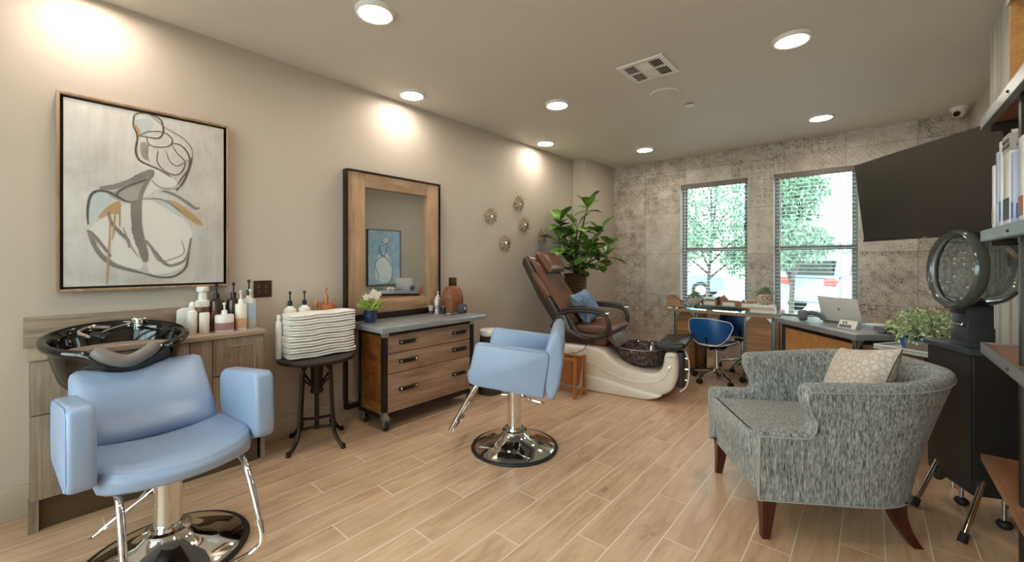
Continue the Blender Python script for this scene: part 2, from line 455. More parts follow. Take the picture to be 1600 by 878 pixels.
for k, (a, c) in enumerate(W):
    f = MB(); y0, y1 = RY1+.09, RY1+.15
    for x0, x1, z0, z1 in ((a, a+.035, WZ0, WZ1), (c-.035, c, WZ0, WZ1), (a, c, WZ0, WZ0+.045), (a, c, WZ1-.04, WZ1)):
        f.box(x0, x1, y0, y1, z0, z1, .004)
    wf = struct(f.build('window_%d' % (k+1), M['frame_grey']))
    r = MB(); r.box(a+.03, c-.03, y0-.012, y1-.012, 1.425, 1.475, .005); r.build('meeting_rail', M['frame_grey'], wf)
    r = MB()
    for z0, z1, yy in ((WZ0+.04, 1.43, y0+.02), (1.47, WZ1-.035, y0+.035)):
        r.box(a+.03, a+.062, yy, yy+.025, z0, z1); r.box(c-.062, c-.03, yy, yy+.025, z0, z1)
    r.build('sash', M['frame_grey'], wf)
    g = MB(); g.box(a+.04, c-.04, y0+.03, y0+.036, WZ0+.03, WZ1-.03); g.build('pane', M['glass'], wf, smooth=0)
    g = MB(); g.box(a+.045, a+.06, y0-.03, y0-.014, 1.70, 1.78, .004) if k else g.box(c-.06, c-.045, y0-.03, y0-.014, 1.70, 1.78, .004)
    g.build('latch', M['black'], wf)
    s = MB(); s.box(a-.0, c+.0, RY1-.015, RY1+.09, WZ0-.025, WZ0+.001, .004)
    struct(s.build('sill_%d' % (k+1), M['reveal']))
    s = MB(); s.box(a, a+.006, RY1+.002, RY1+.088, WZ0+.002, WZ1-.002); s.box(c-.006, c, RY1+.002, RY1+.088, WZ0+.002, WZ1-.002)
    s.box(a, c, RY1+.002, RY1+.088, WZ1-.006, WZ1)
    struct(s.build('trim_%d' % (k+1), M['reveal'], smooth=0))
M['slat'] = plain('blind_slat', 'dfe1e0', .45)
M['headrail'] = plain('blind_headrail', '7d7168', .5)
f = MB(); y0, y1 = RY0-.11, RY0-.05
for x0, x1, z0, z1 in ((.5, .54, .35, 2.42), (3.46, 3.5, .35, 2.42), (.5, 3.5, .35, .40), (.5, 3.5, 2.37, 2.42), (1.48, 1.52, .35, 2.42), (2.48, 2.52, .35, 2.42)): f.box(x0, x1, y0, y1, z0, z1)
wf = struct(f.build('window_3', M['frame_grey']))  # added window, unseen behind the camera, to bring in fill daylight
g = MB(); g.box(.53, 3.47, y0+.02, y0+.026, .39, 2.39); g.build('pane', M['glass'], wf, smooth=0)
for k, (a, c) in enumerate(W):
    bl = thing('window_blind', ('white slatted blind in the window above the blue stools', 'white slatted blind in the window behind the open laptop')[k], 'blind', ((a+c)/2, RY1+.045, WZ1-.008), group=None)
    w2 = (c-a)/2-.016
    h = MB(); h.box(-w2, w2, -.032, .03, -.055, 0, .006); h.box(-w2, w2, -.038, -.032, -.066, 0, .002); h.build('headrail', M['headrail'], bl)
    s = MB(); n = 36; sp = (WZ1-WZ0-.1)/n
    for i in range(n):
        z = -.085-i*sp
        s.prism([(-.025, z+.004), (0, z+.0075), (.025, z+.002), (.025, z), (0, z+.0052), (-.025, z+.002)], 'x', -w2+.004, w2-.004)
    s.build('slats', M['slat'], bl)
    s = MB(); s.box(-w2+.004, w2-.004, -.025, .025, -(WZ1-WZ0)+.012, -(WZ1-WZ0)+.03, .004); s.build('bottom_rail', M['slat'], bl)
    s = MB()
    for x in (-w2*.62, w2*.62):
        for y in (-.027, .027): s.cyl((x, y, -.05), (x, y, -(WZ1-WZ0)+.025), .0012, seg=5)
    s.build('cord', M['black'], bl)
    s = MB(); s.cyl((-w2+.05, -.04, -.05), (-w2+.05, -.042, -.95), .004, seg=6); s.build('wand', M['white'], bl)

# baseboards and the boarded right wall
def bb(name, x0, x1, y0, y1):
    b = MB(); b.box(x0, x1, y0, y1, 0, .165, .004)
    struct(b.build(name, M['base']))
bb('baseboard_left', 0, .014, RY0, 5.09); bb('baseboard_pier', 0.014, .20, 5.076, 5.09)
bb('baseboard_right', RX-.014, RX, 3.94, RY1)
b = MB()
yy = 3.93
while yy > 1.2:
    b.box(3.80+random.choice((0, .004, .008)), RX, yy-.083, yy, 0, RH, .002); yy -= .085
struct(b.build('trim_boards', M['shiplap']))
M['tanboard'] = wood('tan_board', '97683a', 'b98a58', 'cda473', 'z', 6, .5, .3)
b = MB(); b.box(3.775, 3.80, .9, 3.00, .0, 2.05, .003)
struct(b.build('trim_panel', M['tanboard']))

# ------------------------------------------------------- ceiling equipment
def ceiling_light(x, y, label, group='round ceiling lights'):
    t = thing('ceiling_light', label, 'ceiling light', (x, y, RH), 0, group)
    r = MB(); r.lathe([(.088, -.004), (.108, -.004), (.112, 0), (.108, -.018), (.100, -.024), (.090, -.022), (.088, -.004)], 40); r.build('trim_ring', M['whitep'], t)
    d = MB(); d.lathe([(0, -.022), (.06, -.0215), (.092, -.018), (.092, -.006), (0, -.006)], 40); d.build('diffuser', M['lamp'], t)
    return t
CL = [(.23, 2.164, 'ceiling light close to the left wall above the framed mirror'),
      (.23, 4.116, 'ceiling light close to the left wall above the sunburst mirrors'),
      (1.06, 1.31, 'large round ceiling light nearest the viewer, cut by the top of the photo'),
      (1.05, 3.176, 'ceiling light above the blue styling chair, left of the air vent'),
      (1.03, 5.19, 'ceiling light above the potted fig, near the left end of the tiled wall'),
      (2.85, 3.24, 'ceiling light right of the air vent, above the grey armchair'),
      (2.86, 5.182, 'ceiling light in front of the right window and television')]
for x, y, l in CL: ceiling_light(x, y, l)
for x, y in ((.23, .2), (1.06, -.75), (2.85, 1.3), (2.85, -.75)):
    ceiling_light(x, y, 'round ceiling light outside the picture, lighting the front of the room')
t = thing('air_vent', 'square white ceiling air vent with dark louvres', 'vent', (1.965, 3.05, RH))
b = MB()
for x0, x1, y0, y1 in ((-.175, .175, -.175, -.135), (-.175, .175, .135, .175), (-.175, -.135, -.135, .135), (.135, .175, -.135, .135)): b.box(x0, x1, y0, y1, -.012, 0, .003)
b.box(-.135, .135, -.006, .006, -.012, -.002); b.box(-.052, -.04, -.135, .135, -.012, -.002); b.box(.04, .052, -.135, .135, -.012, -.002)
b.build('frame', M['whitep'], t)
b = MB(); b.box(-.14, .14, -.14, .14, -.002, 0); b.build('duct_opening', M['blackm'], t, smooth=0)
b = MB()
for i in range(5):
    for sx in (-1, 1):
        x = sx*(.062+i*.017); b.prism([(x-.005, -.003), (x+.005*sx-.0, -.011), (x+.005*sx+.0015, -.011), (x-.0035, -.003)], 'y', -.133, .133)
for i in range(9):
    for sy in (-1, 1):
        y = sy*(.012+i*.0137); b.prism([(y-.005, -.003), (y+.004, -.011), (y+.0055, -.011), (y-.0035, -.003)], 'x', -.04, .04)
b.build('louvres', M['whitep'], t)
t = thing('ceiling_speaker', 'flat round white ceiling speaker beside the air vent', 'speaker', (1.89, 3.59, RH))
b = MB(); b.lathe([(.116, 0), (.126, 0), (.126, -.008), (.118, -.012), (.116, 0)], 40); b.build('rim', M['whitep'], t)
b = MB(); b.lathe([(0, -.011), (.08, -.010), (.117, -.008), (.117, 0), (0, 0)], 40); b.build('grille', M['ceil'], t)
t = thing('sprinkler_cover', 'small round white sprinkler cover on the ceiling', 'sprinkler', (1.972, 3.99, RH))
b = MB(); b.lathe([(0, -.016), (.042, -.015), (.044, -.010), (0, -.010)], 24); b.build('cover_plate', M['white'], t)
b = MB(); b.lathe([(0, -.010), (.028, -.010), (.03, .004), (0, .004)], 20); b.build('collar', M['blackm'], t)
t = thing('security_camera', 'white dome security camera in the ceiling corner above the television', 'camera', (3.87, 5.72, RH))
b = MB(); b.lathe([(0, 0), (.062, 0), (.064, -.012), (.058, -.03), (.05, -.035), (0, -.035)], 28); b.build('mount', M['white'], t)
b = MB(); b.ell((0, 0, -.045), .048, .048, .048, 24, 14); b.build('ball', M['white'], t)
b = MB(); b.lathe([(0, 0), (.026, 0), (.024, .012), (0, .013)], 20, M=Matrix.Translation((-.018, -.038, -.066)) @ Vector((-.35, -.75, -.55)).to_track_quat('Z', 'Y').to_matrix().to_4x4()); b.build('lens', M['gloss_black'], t)

# ------------------------------------------------------------ outside world
wd = bpy.data.worlds.new('sky'); SC.world = wd; wd.use_nodes = True
nt = wd.node_tree; bg = nt.nodes['Background']
sky = nt.nodes.new('ShaderNodeTexSky'); sky.sky_type = 'HOSEK_WILKIE'; sky.turbidity = 6; sky.ground_albedo = .5
sky.sun_direction = Vector((-.5, -.6, .62)).normalized()
mxn = nt.nodes.new('ShaderNodeMix'); mxn.data_type = 'RGBA'; mxn.inputs[0].default_value = .75
nt.links.new(sky.outputs[0], mxn.inputs[6]); mxn.inputs[7].default_value = (.90, .97, 1, 1)
nt.links.new(mxn.outputs[2], bg.inputs[0]); bg.inputs[1].default_value = 4.2
sun = bpy.data.lights.new('sun', 'SUN'); sun.energy = 3; sun.angle = .02; sun.color = (1, .96, .9)
so = bpy.data.objects.new('sun', sun); COL.objects.link(so)
so.rotation_euler = Vector((.95, .12, -.62)).to_track_quat('-Z', 'Y').to_euler()
M['asphalt'] = plain('pale_paving', 'b9bab8', .8, var=.1)
GZ = -.12
b = MB(); b.box(-25, 25, -25, 45, GZ-.3, GZ); struct(b.build('ground_outside', M['asphalt'], smooth=0))
M['leaf_out'] = plain('tree_leaves', '6a8f72', .5, var=.35)
M['bark'] = plain('tree_bark', '4c433c', .85, var=.2, bump=.4, bscale=30)
def tree(x, y, h, blobs, leaves, lsize, label, lean=0):
    t = thing('tree', label, 'tree', (x, y, GZ), 0, None)
    tr = MB(); tr.tube(smooth_path([(0, 0, 0), (lean*.2, 0, h*.25), (lean*.6, .05, h*.55), (lean, 0, h)], 5), [.055-.035*i/15 for i in range(16)], 8)
    for bx, by, bz, br in blobs:
        tr.tube([(lean*.5*bz/h, 0, bz*.6), (bx*.5, by*.5, bz*.85), (bx, by, bz)], [.04, .025, .01], 6)
    tr.build('trunk', M['bark'], t)
    f = MB()
    for bx, by, bz, br in blobs:
        for i in range(leaves):
            d = Vector((random.gauss(0, 1), random.gauss(0, 1), random.gauss(0, .8))).normalized()*br*random.random()**.45
            c = Vector((bx, by, bz))+d
            R = Euler((random.uniform(0, 6), random.uniform(0, 6), random.uniform(0, 6))).to_matrix()
            s = lsize*random.uniform(.6, 1.3)
            f.add([c+R @ Vector(q) for q in ((-s, 0, 0), (0, -s*.45, s*.1), (s, 0, 0), (0, s*.45, s*.1))], [(0, 1, 2, 3)])
    f.build('foliage', M['leaf_out'], t, smooth=0, normals=False)
tree(-.4, 13.0, 4.6, [(-1.0, 0, 2.6, 1.1), (.6, .3, 3.0, 1.2), (1.2, -.3, 2.2, .9), (-.2, -.5, 2.0, .8), (.2, 0, 4.0, 1.2), (-1.6, .2, 3.6, 1.1), (-.9, .1, 1.7, .6), (.9, .2, 1.5, .6)], 1200, .065, 'leafy tree filling the upper part of the left window', .3)
tree(1.95, 10.6, 4.4, [(-.15, 0, 3.3, .75), (-.1, .2, 2.6, .65), (-.35, -.2, 4.1, .75), (-.1, -.2, 1.95, .55), (-.35, .1, 2.1, .55), (-.2, 0, 1.5, .35), (.35, 0, 1.75, .4), (.1, 0, 2.9, .6)], 1100, .06, 'tree at the left side of the right window', .2)
tree(4.3, 17.5, 3.0, [(0, 0, 2.1, .8), (-.9, .2, 1.5, .7), (-1.5, -.3, 1.6, .6), (.7, 0, 1.5, .8), (.3, .2, 2.8, .55)], 700, .06, 'low spreading tree far off in the right window')
def car(name_label, x, y, rz, colour, L=4.3):
    t = thing('car', name_label, 'car', (x, y, GZ), rz)
    P = M.setdefault('paint_'+colour, plain('car_paint_'+colour, colour, .25, .2, spec=.6))
    b = MB()
    b.prism([(-2.1, .35), (-2.12, .75), (-2.0, .95), (-1.75, 1.02), (1.0, .98), (1.9, .85), (2.1, .7), (2.12, .35), (1.75, .28), (-1.8, .28)], 'y', -.85, .85, .06)
    b.build('body', P, t)
    b = MB(); b.prism([(-2.0, .98), (-1.75, 1.45), (-1.3, 1.6), (.1, 1.58), (.95, 1.0)], 'y', -.74, .74, .07); b.build('cabin', P, t)
    g = MB()
    for s in (-1, 1): g.prism([(-1.65, 1.05), (-1.5, 1.42), (-1.25, 1.5), (.05, 1.48), (.65, 1.05)], 'y', s*.735, s*.752)
    g.add([(-2.005, -.6, 1.05), (-2.005, .6, 1.05), (-1.80, .55, 1.42), (-1.80, -.55, 1.42)], [(0, 1, 2, 3)])
    g.build('side_windows', M['gloss_black'], t)
    for sx in (-1.3, 1.3):
        for s in (-1, 1):
            w = MB(); w.lathe([(0, -.1), (.2, -.1), (.30, -.1), (.33, -.06), (.33, .06), (.30, .1), (.2, .1), (0, .1)], 24, M=Matrix.Translation((sx, s*.78, .33)) @ Matrix.Rotation(PI/2, 4, 'X')); wo = w.build('wheel', M['rubber'], t)
            r = MB(); r.lathe([(0, .0), (.19, 0), (.19, .012), (.05, .02), (0, .02)], 16, M=Matrix.Translation((sx, s*.88, .33)) @ Matrix.Rotation(-s*PI/2, 4, 'X')); r.build('rim', M['galv'], wo)
    for s in (-1, 1):
        l = MB(); l.box(-2.14, -2.0, s*.58-.14, s*.58+.14, .78, .98, .02); l.build('tail_light', M.setdefault('red_lens', plain('red_lens', 'd23a35', .2)), t)
    return t
car('pale blue car with red tail light behind the right window', 2.95, 15.2, math.radians(62), '9fb9d6')
car('pale car roof seen low in the left window', -2.9, 17.0, math.radians(5), '8fb2c8')
t = thing('house', 'white house far off in the right window', 'house', (7.2, 27, GZ))
b = MB(); b.box(-2.2, 2.2, -2, 2, 0, 1.8); b.build('house_wall', M['whitep'], t, smooth=0)
b = MB(); b.prism([(-2.5, 1.8), (2.5, 1.8), (0, 2.9)], 'y', -2.2, 2.2); b.build('roof', M['slat'], t, smooth=0)
for x in (-1.2, -.7, .9):
    b = MB(); b.box(x-.18, x+.18, -2.03, -1.98, .7, 1.5); b.build('house_window', M['blackm'], t, smooth=0)
t = thing('rail_fence', 'thin dark rail fence across the lawn in the right window', 'fence', (5.0, 20, GZ))
b = MB()
for z in (.35, .7, 1.05): b.box(-3, 3, -.02, .02, z-.02, z+.02)
b.build('rails', M['steel'], t, smooth=0)
for x in (-3, -1.8, -.6, .6, 1.8, 3):
    b = MB(); b.box(x-.04, x+.04, -.04, .04, 0, 1.2); b.build('post', M['steel'], t, smooth=0)
STROKES = [('k', 0.01, [(-0.08, 0.474), (-0.083, 0.415), (-0.066, 0.357), (-0.073, 0.271), (-0.058, 0.222), (-0.019, 0.2), (0.027, 0.182), (0.062, 0.161), (0.086, 0.146)]), ('k', 0.008, [(-0.08, 0.474), (-0.053, 0.493), (-0.008, 0.496), (0.038, 0.475), (0.05, 0.41), (0.027, 0.366), (-0.03, 0.361), (-0.058, 0.359)]), ('k', 0.006, [(-0.058, 0.359), (-0.019, 0.393), (0.05, 0.405), (0.092, 0.373), (0.074, 0.328), (0.015, 0.311), (-0.019, 0.326), (-0.025, 0.362)]), ('g', 0.005, [(-0.008, 0.493), (0.062, 0.435), (0.135, 0.398), (0.185, 0.339), (0.188, 0.26), (0.173, 0.194)]), ('k', 0.008, [(0.086, 0.349), (0.135, 0.344), (0.173, 0.289), (0.17, 0.209), (0.135, 0.141), (0.116, 0.1)]), ('k', 0.006, [(0.027, 0.291), (0.021, 0.229), (0.05, 0.182), (0.098, 0.159), (0.135, 0.18), (0.154, 0.246), (0.116, 0.293), (0.086, 0.346)]), ('g', 0.006, [(0.062, 0.298), (0.08, 0.24), (0.116, 0.216), (0.16, 0.255), (0.185, 0.275)]), ('g', 0.005, [(-0.019, 0.323), (-0.025, 0.266), (-0.013, 0.216)]), ('k', 0.012, [(0.11, 0.065), (0.147, 0.127), (0.173, 0.21), (0.189, 0.284)]), ('d', 0.03, [(-0.221, 0.036), (-0.16, 0.054), (-0.107, 0.083), (-0.03, 0.149), (0.006, 0.17)]), ('k', 0.012, [(-0.265, -0.166), (-0.267, -0.084), (-0.255, -0.007), (-0.226, 0.022), (-0.185, 0.02), (-0.149, -0.001), (-0.107, -0.025), (-0.064, -0.016)]), ('k', 0.01, [(-0.149, -0.001), (-0.147, 0.027), (-0.096, 0.07), (-0.008, 0.127), (0.006, 0.167)]), ('d', 0.02, [(0.004, 0.163), (-0.03, 0.087), (-0.053, 0.01), (-0.058, -0.079), (-0.053, -0.182), (-0.03, -0.299), (-0.025, -0.358)]), ('d', 0.045, [(-0.083, -0.023), (-0.073, -0.124), (-0.062, -0.211), (-0.042, -0.299), (-0.03, -0.366)]), ('g', 0.008, [(-0.047, -0.004), (-0.019, 0.002), (0.038, 0.005), (0.098, -0.026), (0.135, -0.062)]), ('d', 0.016, [(0.044, 0.056), (0.098, 0.043), (0.16, 0.003), (0.205, -0.032), (0.227, -0.025)]), ('g', 0.006, [(-0.008, 0.12), (0.027, 0.08), (0.086, 0.072), (0.147, 0.104)]), ('d', 0.022, [(-0.265, -0.194), (-0.23, -0.303), (-0.18, -0.372), (-0.128, -0.401), (-0.042, -0.432)]), ('k', 0.01, [(-0.042, -0.432), (0.027, -0.456), (0.098, -0.454), (0.154, -0.405), (0.17, -0.326), (0.175, -0.263)]), ('d', 0.016, [(-0.185, -0.09), (-0.175, -0.146), (-0.139, -0.201), (-0.107, -0.242), (-0.101, -0.286)]), ('d', 0.014, [(-0.255, -0.2), (-0.211, -0.274), (-0.175, -0.337)]), ('d', 0.016, [(-0.03, -0.24), (0.015, -0.313), (0.062, -0.381), (0.11, -0.381), (0.16, -0.339), (0.183, -0.216)]), ('g', 0.005, [(-0.008, -0.283), (0.027, -0.358), (0.086, -0.35), (0.147, -0.311), (0.135, -0.233)]), ('g', 0.005, [(-0.096, -0.177), (-0.053, -0.226), (-0.008, -0.269), (0.015, -0.313)]), ('g', 0.005, [(-0.128, -0.171), (-0.096, -0.271), (-0.058, -0.343)]), ('o', 0.007, [(-0.18, -0.104), (-0.182, -0.245), (-0.19, -0.387), (-0.194, -0.492)]), ('o', 0.006, [(-0.16, -0.095), (-0.165, -0.188), (-0.172, -0.245)]), ('o', 0.006, [(-0.141, -0.072), (-0.141, -0.172)])]
FILLS = [('blue', [(-0.265, -0.159), (-0.265, -0.084), (-0.252, -0.007), (-0.226, 0.02), (-0.188, 0.015), (-0.185, -0.048), (-0.221, -0.107)]), ('ochre', [(-0.226, -0.122), (-0.19, -0.063), (-0.141, -0.025), (-0.141, -0.094), (-0.18, -0.1), (-0.206, -0.12)]), ('ochre', [(0.062, 0.0), (0.11, -0.002), (0.173, -0.05), (0.231, -0.109), (0.244, -0.137), (0.211, -0.131), (0.135, -0.069)]), ('grey', [(-0.185, 0.015), (-0.107, 0.054), (0.004, 0.163), (-0.053, 0.01), (-0.069, -0.021), (-0.118, -0.027), (-0.16, -0.014)]), ('blue', [(-0.008, 0.003), (0.062, -0.007), (0.135, -0.069), (0.129, -0.09), (0.062, -0.045)]), ('blue', [(-0.077, 0.442), (-0.008, 0.471), (-0.002, 0.42), (-0.03, 0.376), (-0.064, 0.372)]), ('white', [(-0.047, -0.019), (0.004, -0.006), (0.11, -0.064), (0.185, -0.168), (0.173, -0.326), (0.11, -0.42), (-0.008, -0.433), (-0.025, -0.328), (-0.053, -0.182)]), ('white', [(-0.26, -0.193), (-0.19, -0.112), (-0.096, -0.039), (-0.069, -0.182), (-0.042, -0.388), (-0.128, -0.387), (-0.221, -0.303)]), ('white', [(-0.069, 0.213), (-0.008, 0.202), (0.062, 0.161), (0.116, 0.107), (0.027, 0.064), (-0.042, 0.011), (-0.019, 0.118)]), ('ochre', [(-0.077, 0.423), (-0.064, 0.364), (-0.051, 0.364), (-0.057, 0.399)]), ('grey', [(-0.053, 0.316), (-0.025, 0.322), (-0.021, 0.229), (-0.047, 0.247)])]
# ------------------------------------------------------------ framed artwork
def ribbon(b, pts, w, z, mi, frame):
    b.mi = mi; P = smooth_path([(p[0], p[1], 0) for p in pts], 6); n = len(P); vs = []; fs = []
    for i, p in enumerate(P):
        t = (P[min(i+1, n-1)]-P[max(i-1, 0)]).normalized(); s = Vector((-t.y, t.x, 0))
        ww = w/2*(.35+.65*math.sin(PI*min(1, max(0, (i+.6)/(n-.4))))**.6)*random.uniform(.9, 1.1)
        vs += [frame(p+s*ww, z), frame(p-s*ww, z)]
    for i in range(n-1): fs.append((2*i, 2*i+1, 2*i+3, 2*i+2))
    b.add(vs, fs)
def fill(b, pts, z, mi, frame):
    b.mi = mi; P = smooth_path([(p[0], p[1], 0) for p in pts], 5, True)
    b.add([frame(p, z) for p in P], [tuple(range(len(P)))])
def canvas_mat(name, c0, c1, c2):
    t = NT(name); v = t.coords((1, 1, 1)); n = t.noise(v, 2.4, 5, .6, 1.2); f = t.noise(t.coords((1, 6, 1)), 9, 4, .6)
    t.base(t.ramp(t.math('ADD', t.math('MULTIPLY', n, .75), t.math('MULTIPLY', f, .25)), [(.34, lin(c0)), (.5, lin(c1)), (.66, lin(c2))]))
    t.set(.75, 0, .2); t.bump(t.noise(v, 300, 2), .1, .002); return t.m
PA = {'k': plain('paint_charcoal', '5d5754', .7, var=.25), 'g': plain('paint_grey_line', '8d8884', .7, var=.2), 'd': plain('paint_smoke', '827c78', .7, var=.2),
      'o': plain('paint_ochre_line', 'b59468', .7), 'blue': plain('paint_pale_blue', 'bfc8c8', .7), 'ochre': plain('paint_ochre', 'bb996c', .7, var=.12),
      'grey': plain('paint_grey_wash', 'a09a95', .7, var=.15), 'white': plain('paint_white_wash', 'dad6d0', .7, var=.03)}
t = thing('framed_painting', 'large framed abstract figure painting on the wall above the shampoo basin', 'painting', (0, .472, 1.652))
HW, HH = .382, .524
b = MB(); d0, d1 = .0, .052
for y0, y1, z0, z1 in ((-HW, -HW+.014, -HH, HH), (HW-.014, HW, -HH, HH), (-HW+.014, HW-.014, -HH, -HH+.014), (-HW+.014, HW-.014, HH-.014, HH)):
    b.box(d0, d1, y0, y1, z0, z1, .002)
b.build('frame', M['art_frame'], t)
b = MB(); b.box(.001, .02, -HW+.012, HW-.012, -HH+.012, HH-.012); b.build('shadow_gap', M['blackm'], t, smooth=0)
b = MB(); b.box(.018, .044, -HW+.026, HW-.026, -HH+.026, HH-.026, .003); cv = b.build('canvas', canvas_mat('canvas_wash', 'b9b3ae', 'cbc6c1', 'd9d5d0'), t)
b = MB(); fr = lambda p, z: Vector((.0442+z, p[0], p[1])); names = list(PA)
for i, (k, pts) in enumerate(sorted(FILLS, key=lambda q: ['white', 'grey', 'blue', 'ochre'].index(q[0]))): fill(b, pts, .0002+.00008*i, names.index(k), fr)
for i, (k, w, pts) in enumerate(STROKES): ribbon(b, pts, w, .0014+.00005*i, names.index(k), fr)
b.build('brushwork', [PA[k] for k in names], cv, smooth=0, normals=False)

# the blue companion picture on the opposite wall, seen in the mirror
t = thing('blue_painting', 'blue painting of a figure in white, seen only in the mirror', 'painting', (RX, 4.47, 1.36))
b = MB()
for y0, y1, z0, z1 in ((-.36, -.348, -.53, .53), (.348, .36, -.53, .53), (-.348, .348, -.53, -.518), (-.348, .348, .518, .53)): b.box(-.045, 0, y0, y1, z0, z1, .002)
b.build('frame', M['blackm'], t)
b = MB(); b.box(-.036, -.001, -.349, .349, -.519, .519); cv = b.build('canvas', canvas_mat('canvas_blue', '8fb3cf', 'a9c8de', 'c6dbe6'), t, smooth=0)
b = MB(); fr = lambda p, z: Vector((-.0362-z, -p[0], p[1]))
BP = [plain('paint_white', 'e6ebec', .7), plain('paint_slate', '5d7486', .7), plain('paint_teal', '8aa9b6', .7)]
fill(b, [(-.02, .1), (.12, .04), (.2, -.12), (.16, -.42), (-.1, -.46), (-.17, -.2), (-.1, .0)], .0003, 0, fr)
fill(b, [(-.08, .36), (-.02, .40), (.04, .33), (0, .26), (-.07, .28)], .0004, 0, fr)
for pts, w in (([(-.06, .28), (-.04, .15), (.03, .02), (.12, .12), (.1, .22)], .02), ([(.0, .24), (.1, .2), (.05, .06), (-.08, -.05), (-.18, -.22), (-.15, -.46)], .024),
               ([(.03, .02), (.15, -.03), (.2, -.16), (.14, -.32), (.13, -.46)], .026), ([(-.08, .38), (-.01, .40), (.05, .33), (-.01, .27), (-.08, .30), (-.08, .38)], .016), ([(-.03, .37), (.0, .33), (-.03, .30)], .012)):
    ribbon(b, pts, w, .0012, 1 if w < .022 else 2, fr)
b.build('brushwork', BP, cv, smooth=0, normals=False)

# ------------------------------------------------------------ shampoo station
SX = .27
t = thing('shampoo_cabinet', 'greyed oak wall cabinet carrying the black shampoo basin', 'cabinet', (0.002, 0, 0))
b = MB(); b.box(.0, SX-.018, 0, .99, .16, .822); b.build('carcass', M['oak_grey'], t, smooth=0)
b = MB(); b.box(.0, SX-.06, .0, .97, 0, .16); b.build('toe_kick', M['dark_panel'], t, smooth=0)
b = MB(); b.box(SX-.06, SX-.035, -.004, .03, 0, .16); b.build('end_foot', M['oak_grey'], t, smooth=0)
b = MB(); b.box(.002, SX-.02, .991, .999, 0, .822); b.build('end_panel', M['oak_grey'], t, smooth=0)
b = MB(); b.box(.0, SX+.012, -.008, 1.0, .822, .85, .002); b.build('worktop', M['oak_top'], t)
b = MB(); b.box(.0, .022, -.02, .64, .85, 1.005, .002); b.build('backsplash', M['oak_grey_h'], t)
def front(name, y0, y1, z0, z1, handle=None):
    b = MB(); b.box(SX-.018, SX, y0, y1, z0, z1, .0015); f = b.build(name, M['oak_grey'], t)
    if handle:
        h = MB(); ya, yb, z = handle
        h.box(SX+.018, SX+.026, ya, yb, z-.005, z+.005, .002)
        for y in (ya+.012, yb-.012): h.cyl((SX, y, z), (SX+.02, y, z), .004, seg=8)
        h.build('handle', M['satin'], f)
front('door', .004, .60, .164, .56); front('door', .004, .60, .566, .818)
front('drawer', .714, .985, .60, .818, (.79, .93, .775)); front('door', .714, .985, .164, .594)
front('filler_panel', .604, .71, .164, .818)

# basin: round bowl with a notched front rim
t = thing('shampoo_basin', 'glossy black shampoo basin with grey neck rest', 'basin', (.34, .30, .85))
def rimz(x, a):
    a = (a+PI) % (2*PI)-PI
    return .055-.16*x-.058*math.exp(-(a/.42)**4)
prof = [(.06, -.225), (.15, -.21), (.212, -.15), (.240, -.07), (.252, -.02), (.274, -.016), (.283, -.002), (.280, .012), (.265, .018), (.248, .012), (.236, -.01), (.21, -.08), (.15, -.13), (.06, -.145), (.0, -.147)]
def bowl(u, v):
    a = 2*PI*u; k = v*(len(prof)-1); i = min(int(k), len(prof)-2); f = k-i
    r = prof[i][0]*(1-f)+prof[i+1][0]*f; z = prof[i][1]*(1-f)+prof[i+1][1]*f
    x = r*math.cos(a)*.98; y = r*math.sin(a)
    h = max(0, min(1, (z+.225)/.215))
    q = max(0, 1-(r/.29))
    return Vector((x+.03*h*0, y, z+rimz(x, a)*h**1.6))
b = MB(); b.grid(bowl, 72, 43, cu=True); b.build('bowl', M['gloss_black'], t, smooth=60, sub=1)
b = MB(); pth = smooth_path([(.238, -.105, .034), (.264, -.07, .004), (.276, 0, -.024), (.264, .07, .004), (.238, .105, .034)], 6)
b.tube(pth, [.012]+[.029]*(len(pth)-2)+[.012], 14); b.build('neck_rest', plain('neck_rest_grey', '77706a', .45), t)
b = MB(); b.cyl((-.20, .10, .06), (-.20, .10, .115), .022, .019, 16); b.cyl((-.20, .10, .115), (-.20, .10, .122), .026, .024, 16)
for k in range(5): b.ell((-.20+.024*math.cos(k*1.256), .10+.024*math.sin(k*1.256), .117), .009, seg=8, rings=6)
b.cyl((-.20, .10, .08), (-.14, .10, .075), .010, .009); b.build('tap', M['chrome'], t)
b = MB(); b.tube(smooth_path([(-.19, -.02, .085), (-.14, -.10, .10), (-.06, -.14, .09), (0, -.11, .07), (.05, -.07, .075)], 6), .008, 8); b.tube(smooth_path([(-.20, .08, .1), (-.14, .02, .095), (-.05, -.05, .085), (.05, -.07, .075)], 6), .005, 8); b.build('hose', M['chrome'], t)
b = MB(); b.cyl((.02, -.10, .085), (.055, -.06, .068), .014, .026, 14); b.cyl((.055, -.06, .068), (.062, -.05, .062), .028, .026, 14); b.build('spray_head', M['black'], t)
b = MB(); b.box(-.33, -.12, -.16, .16, -.19, -.03, .02); b.build('bracket', M['black'], t)

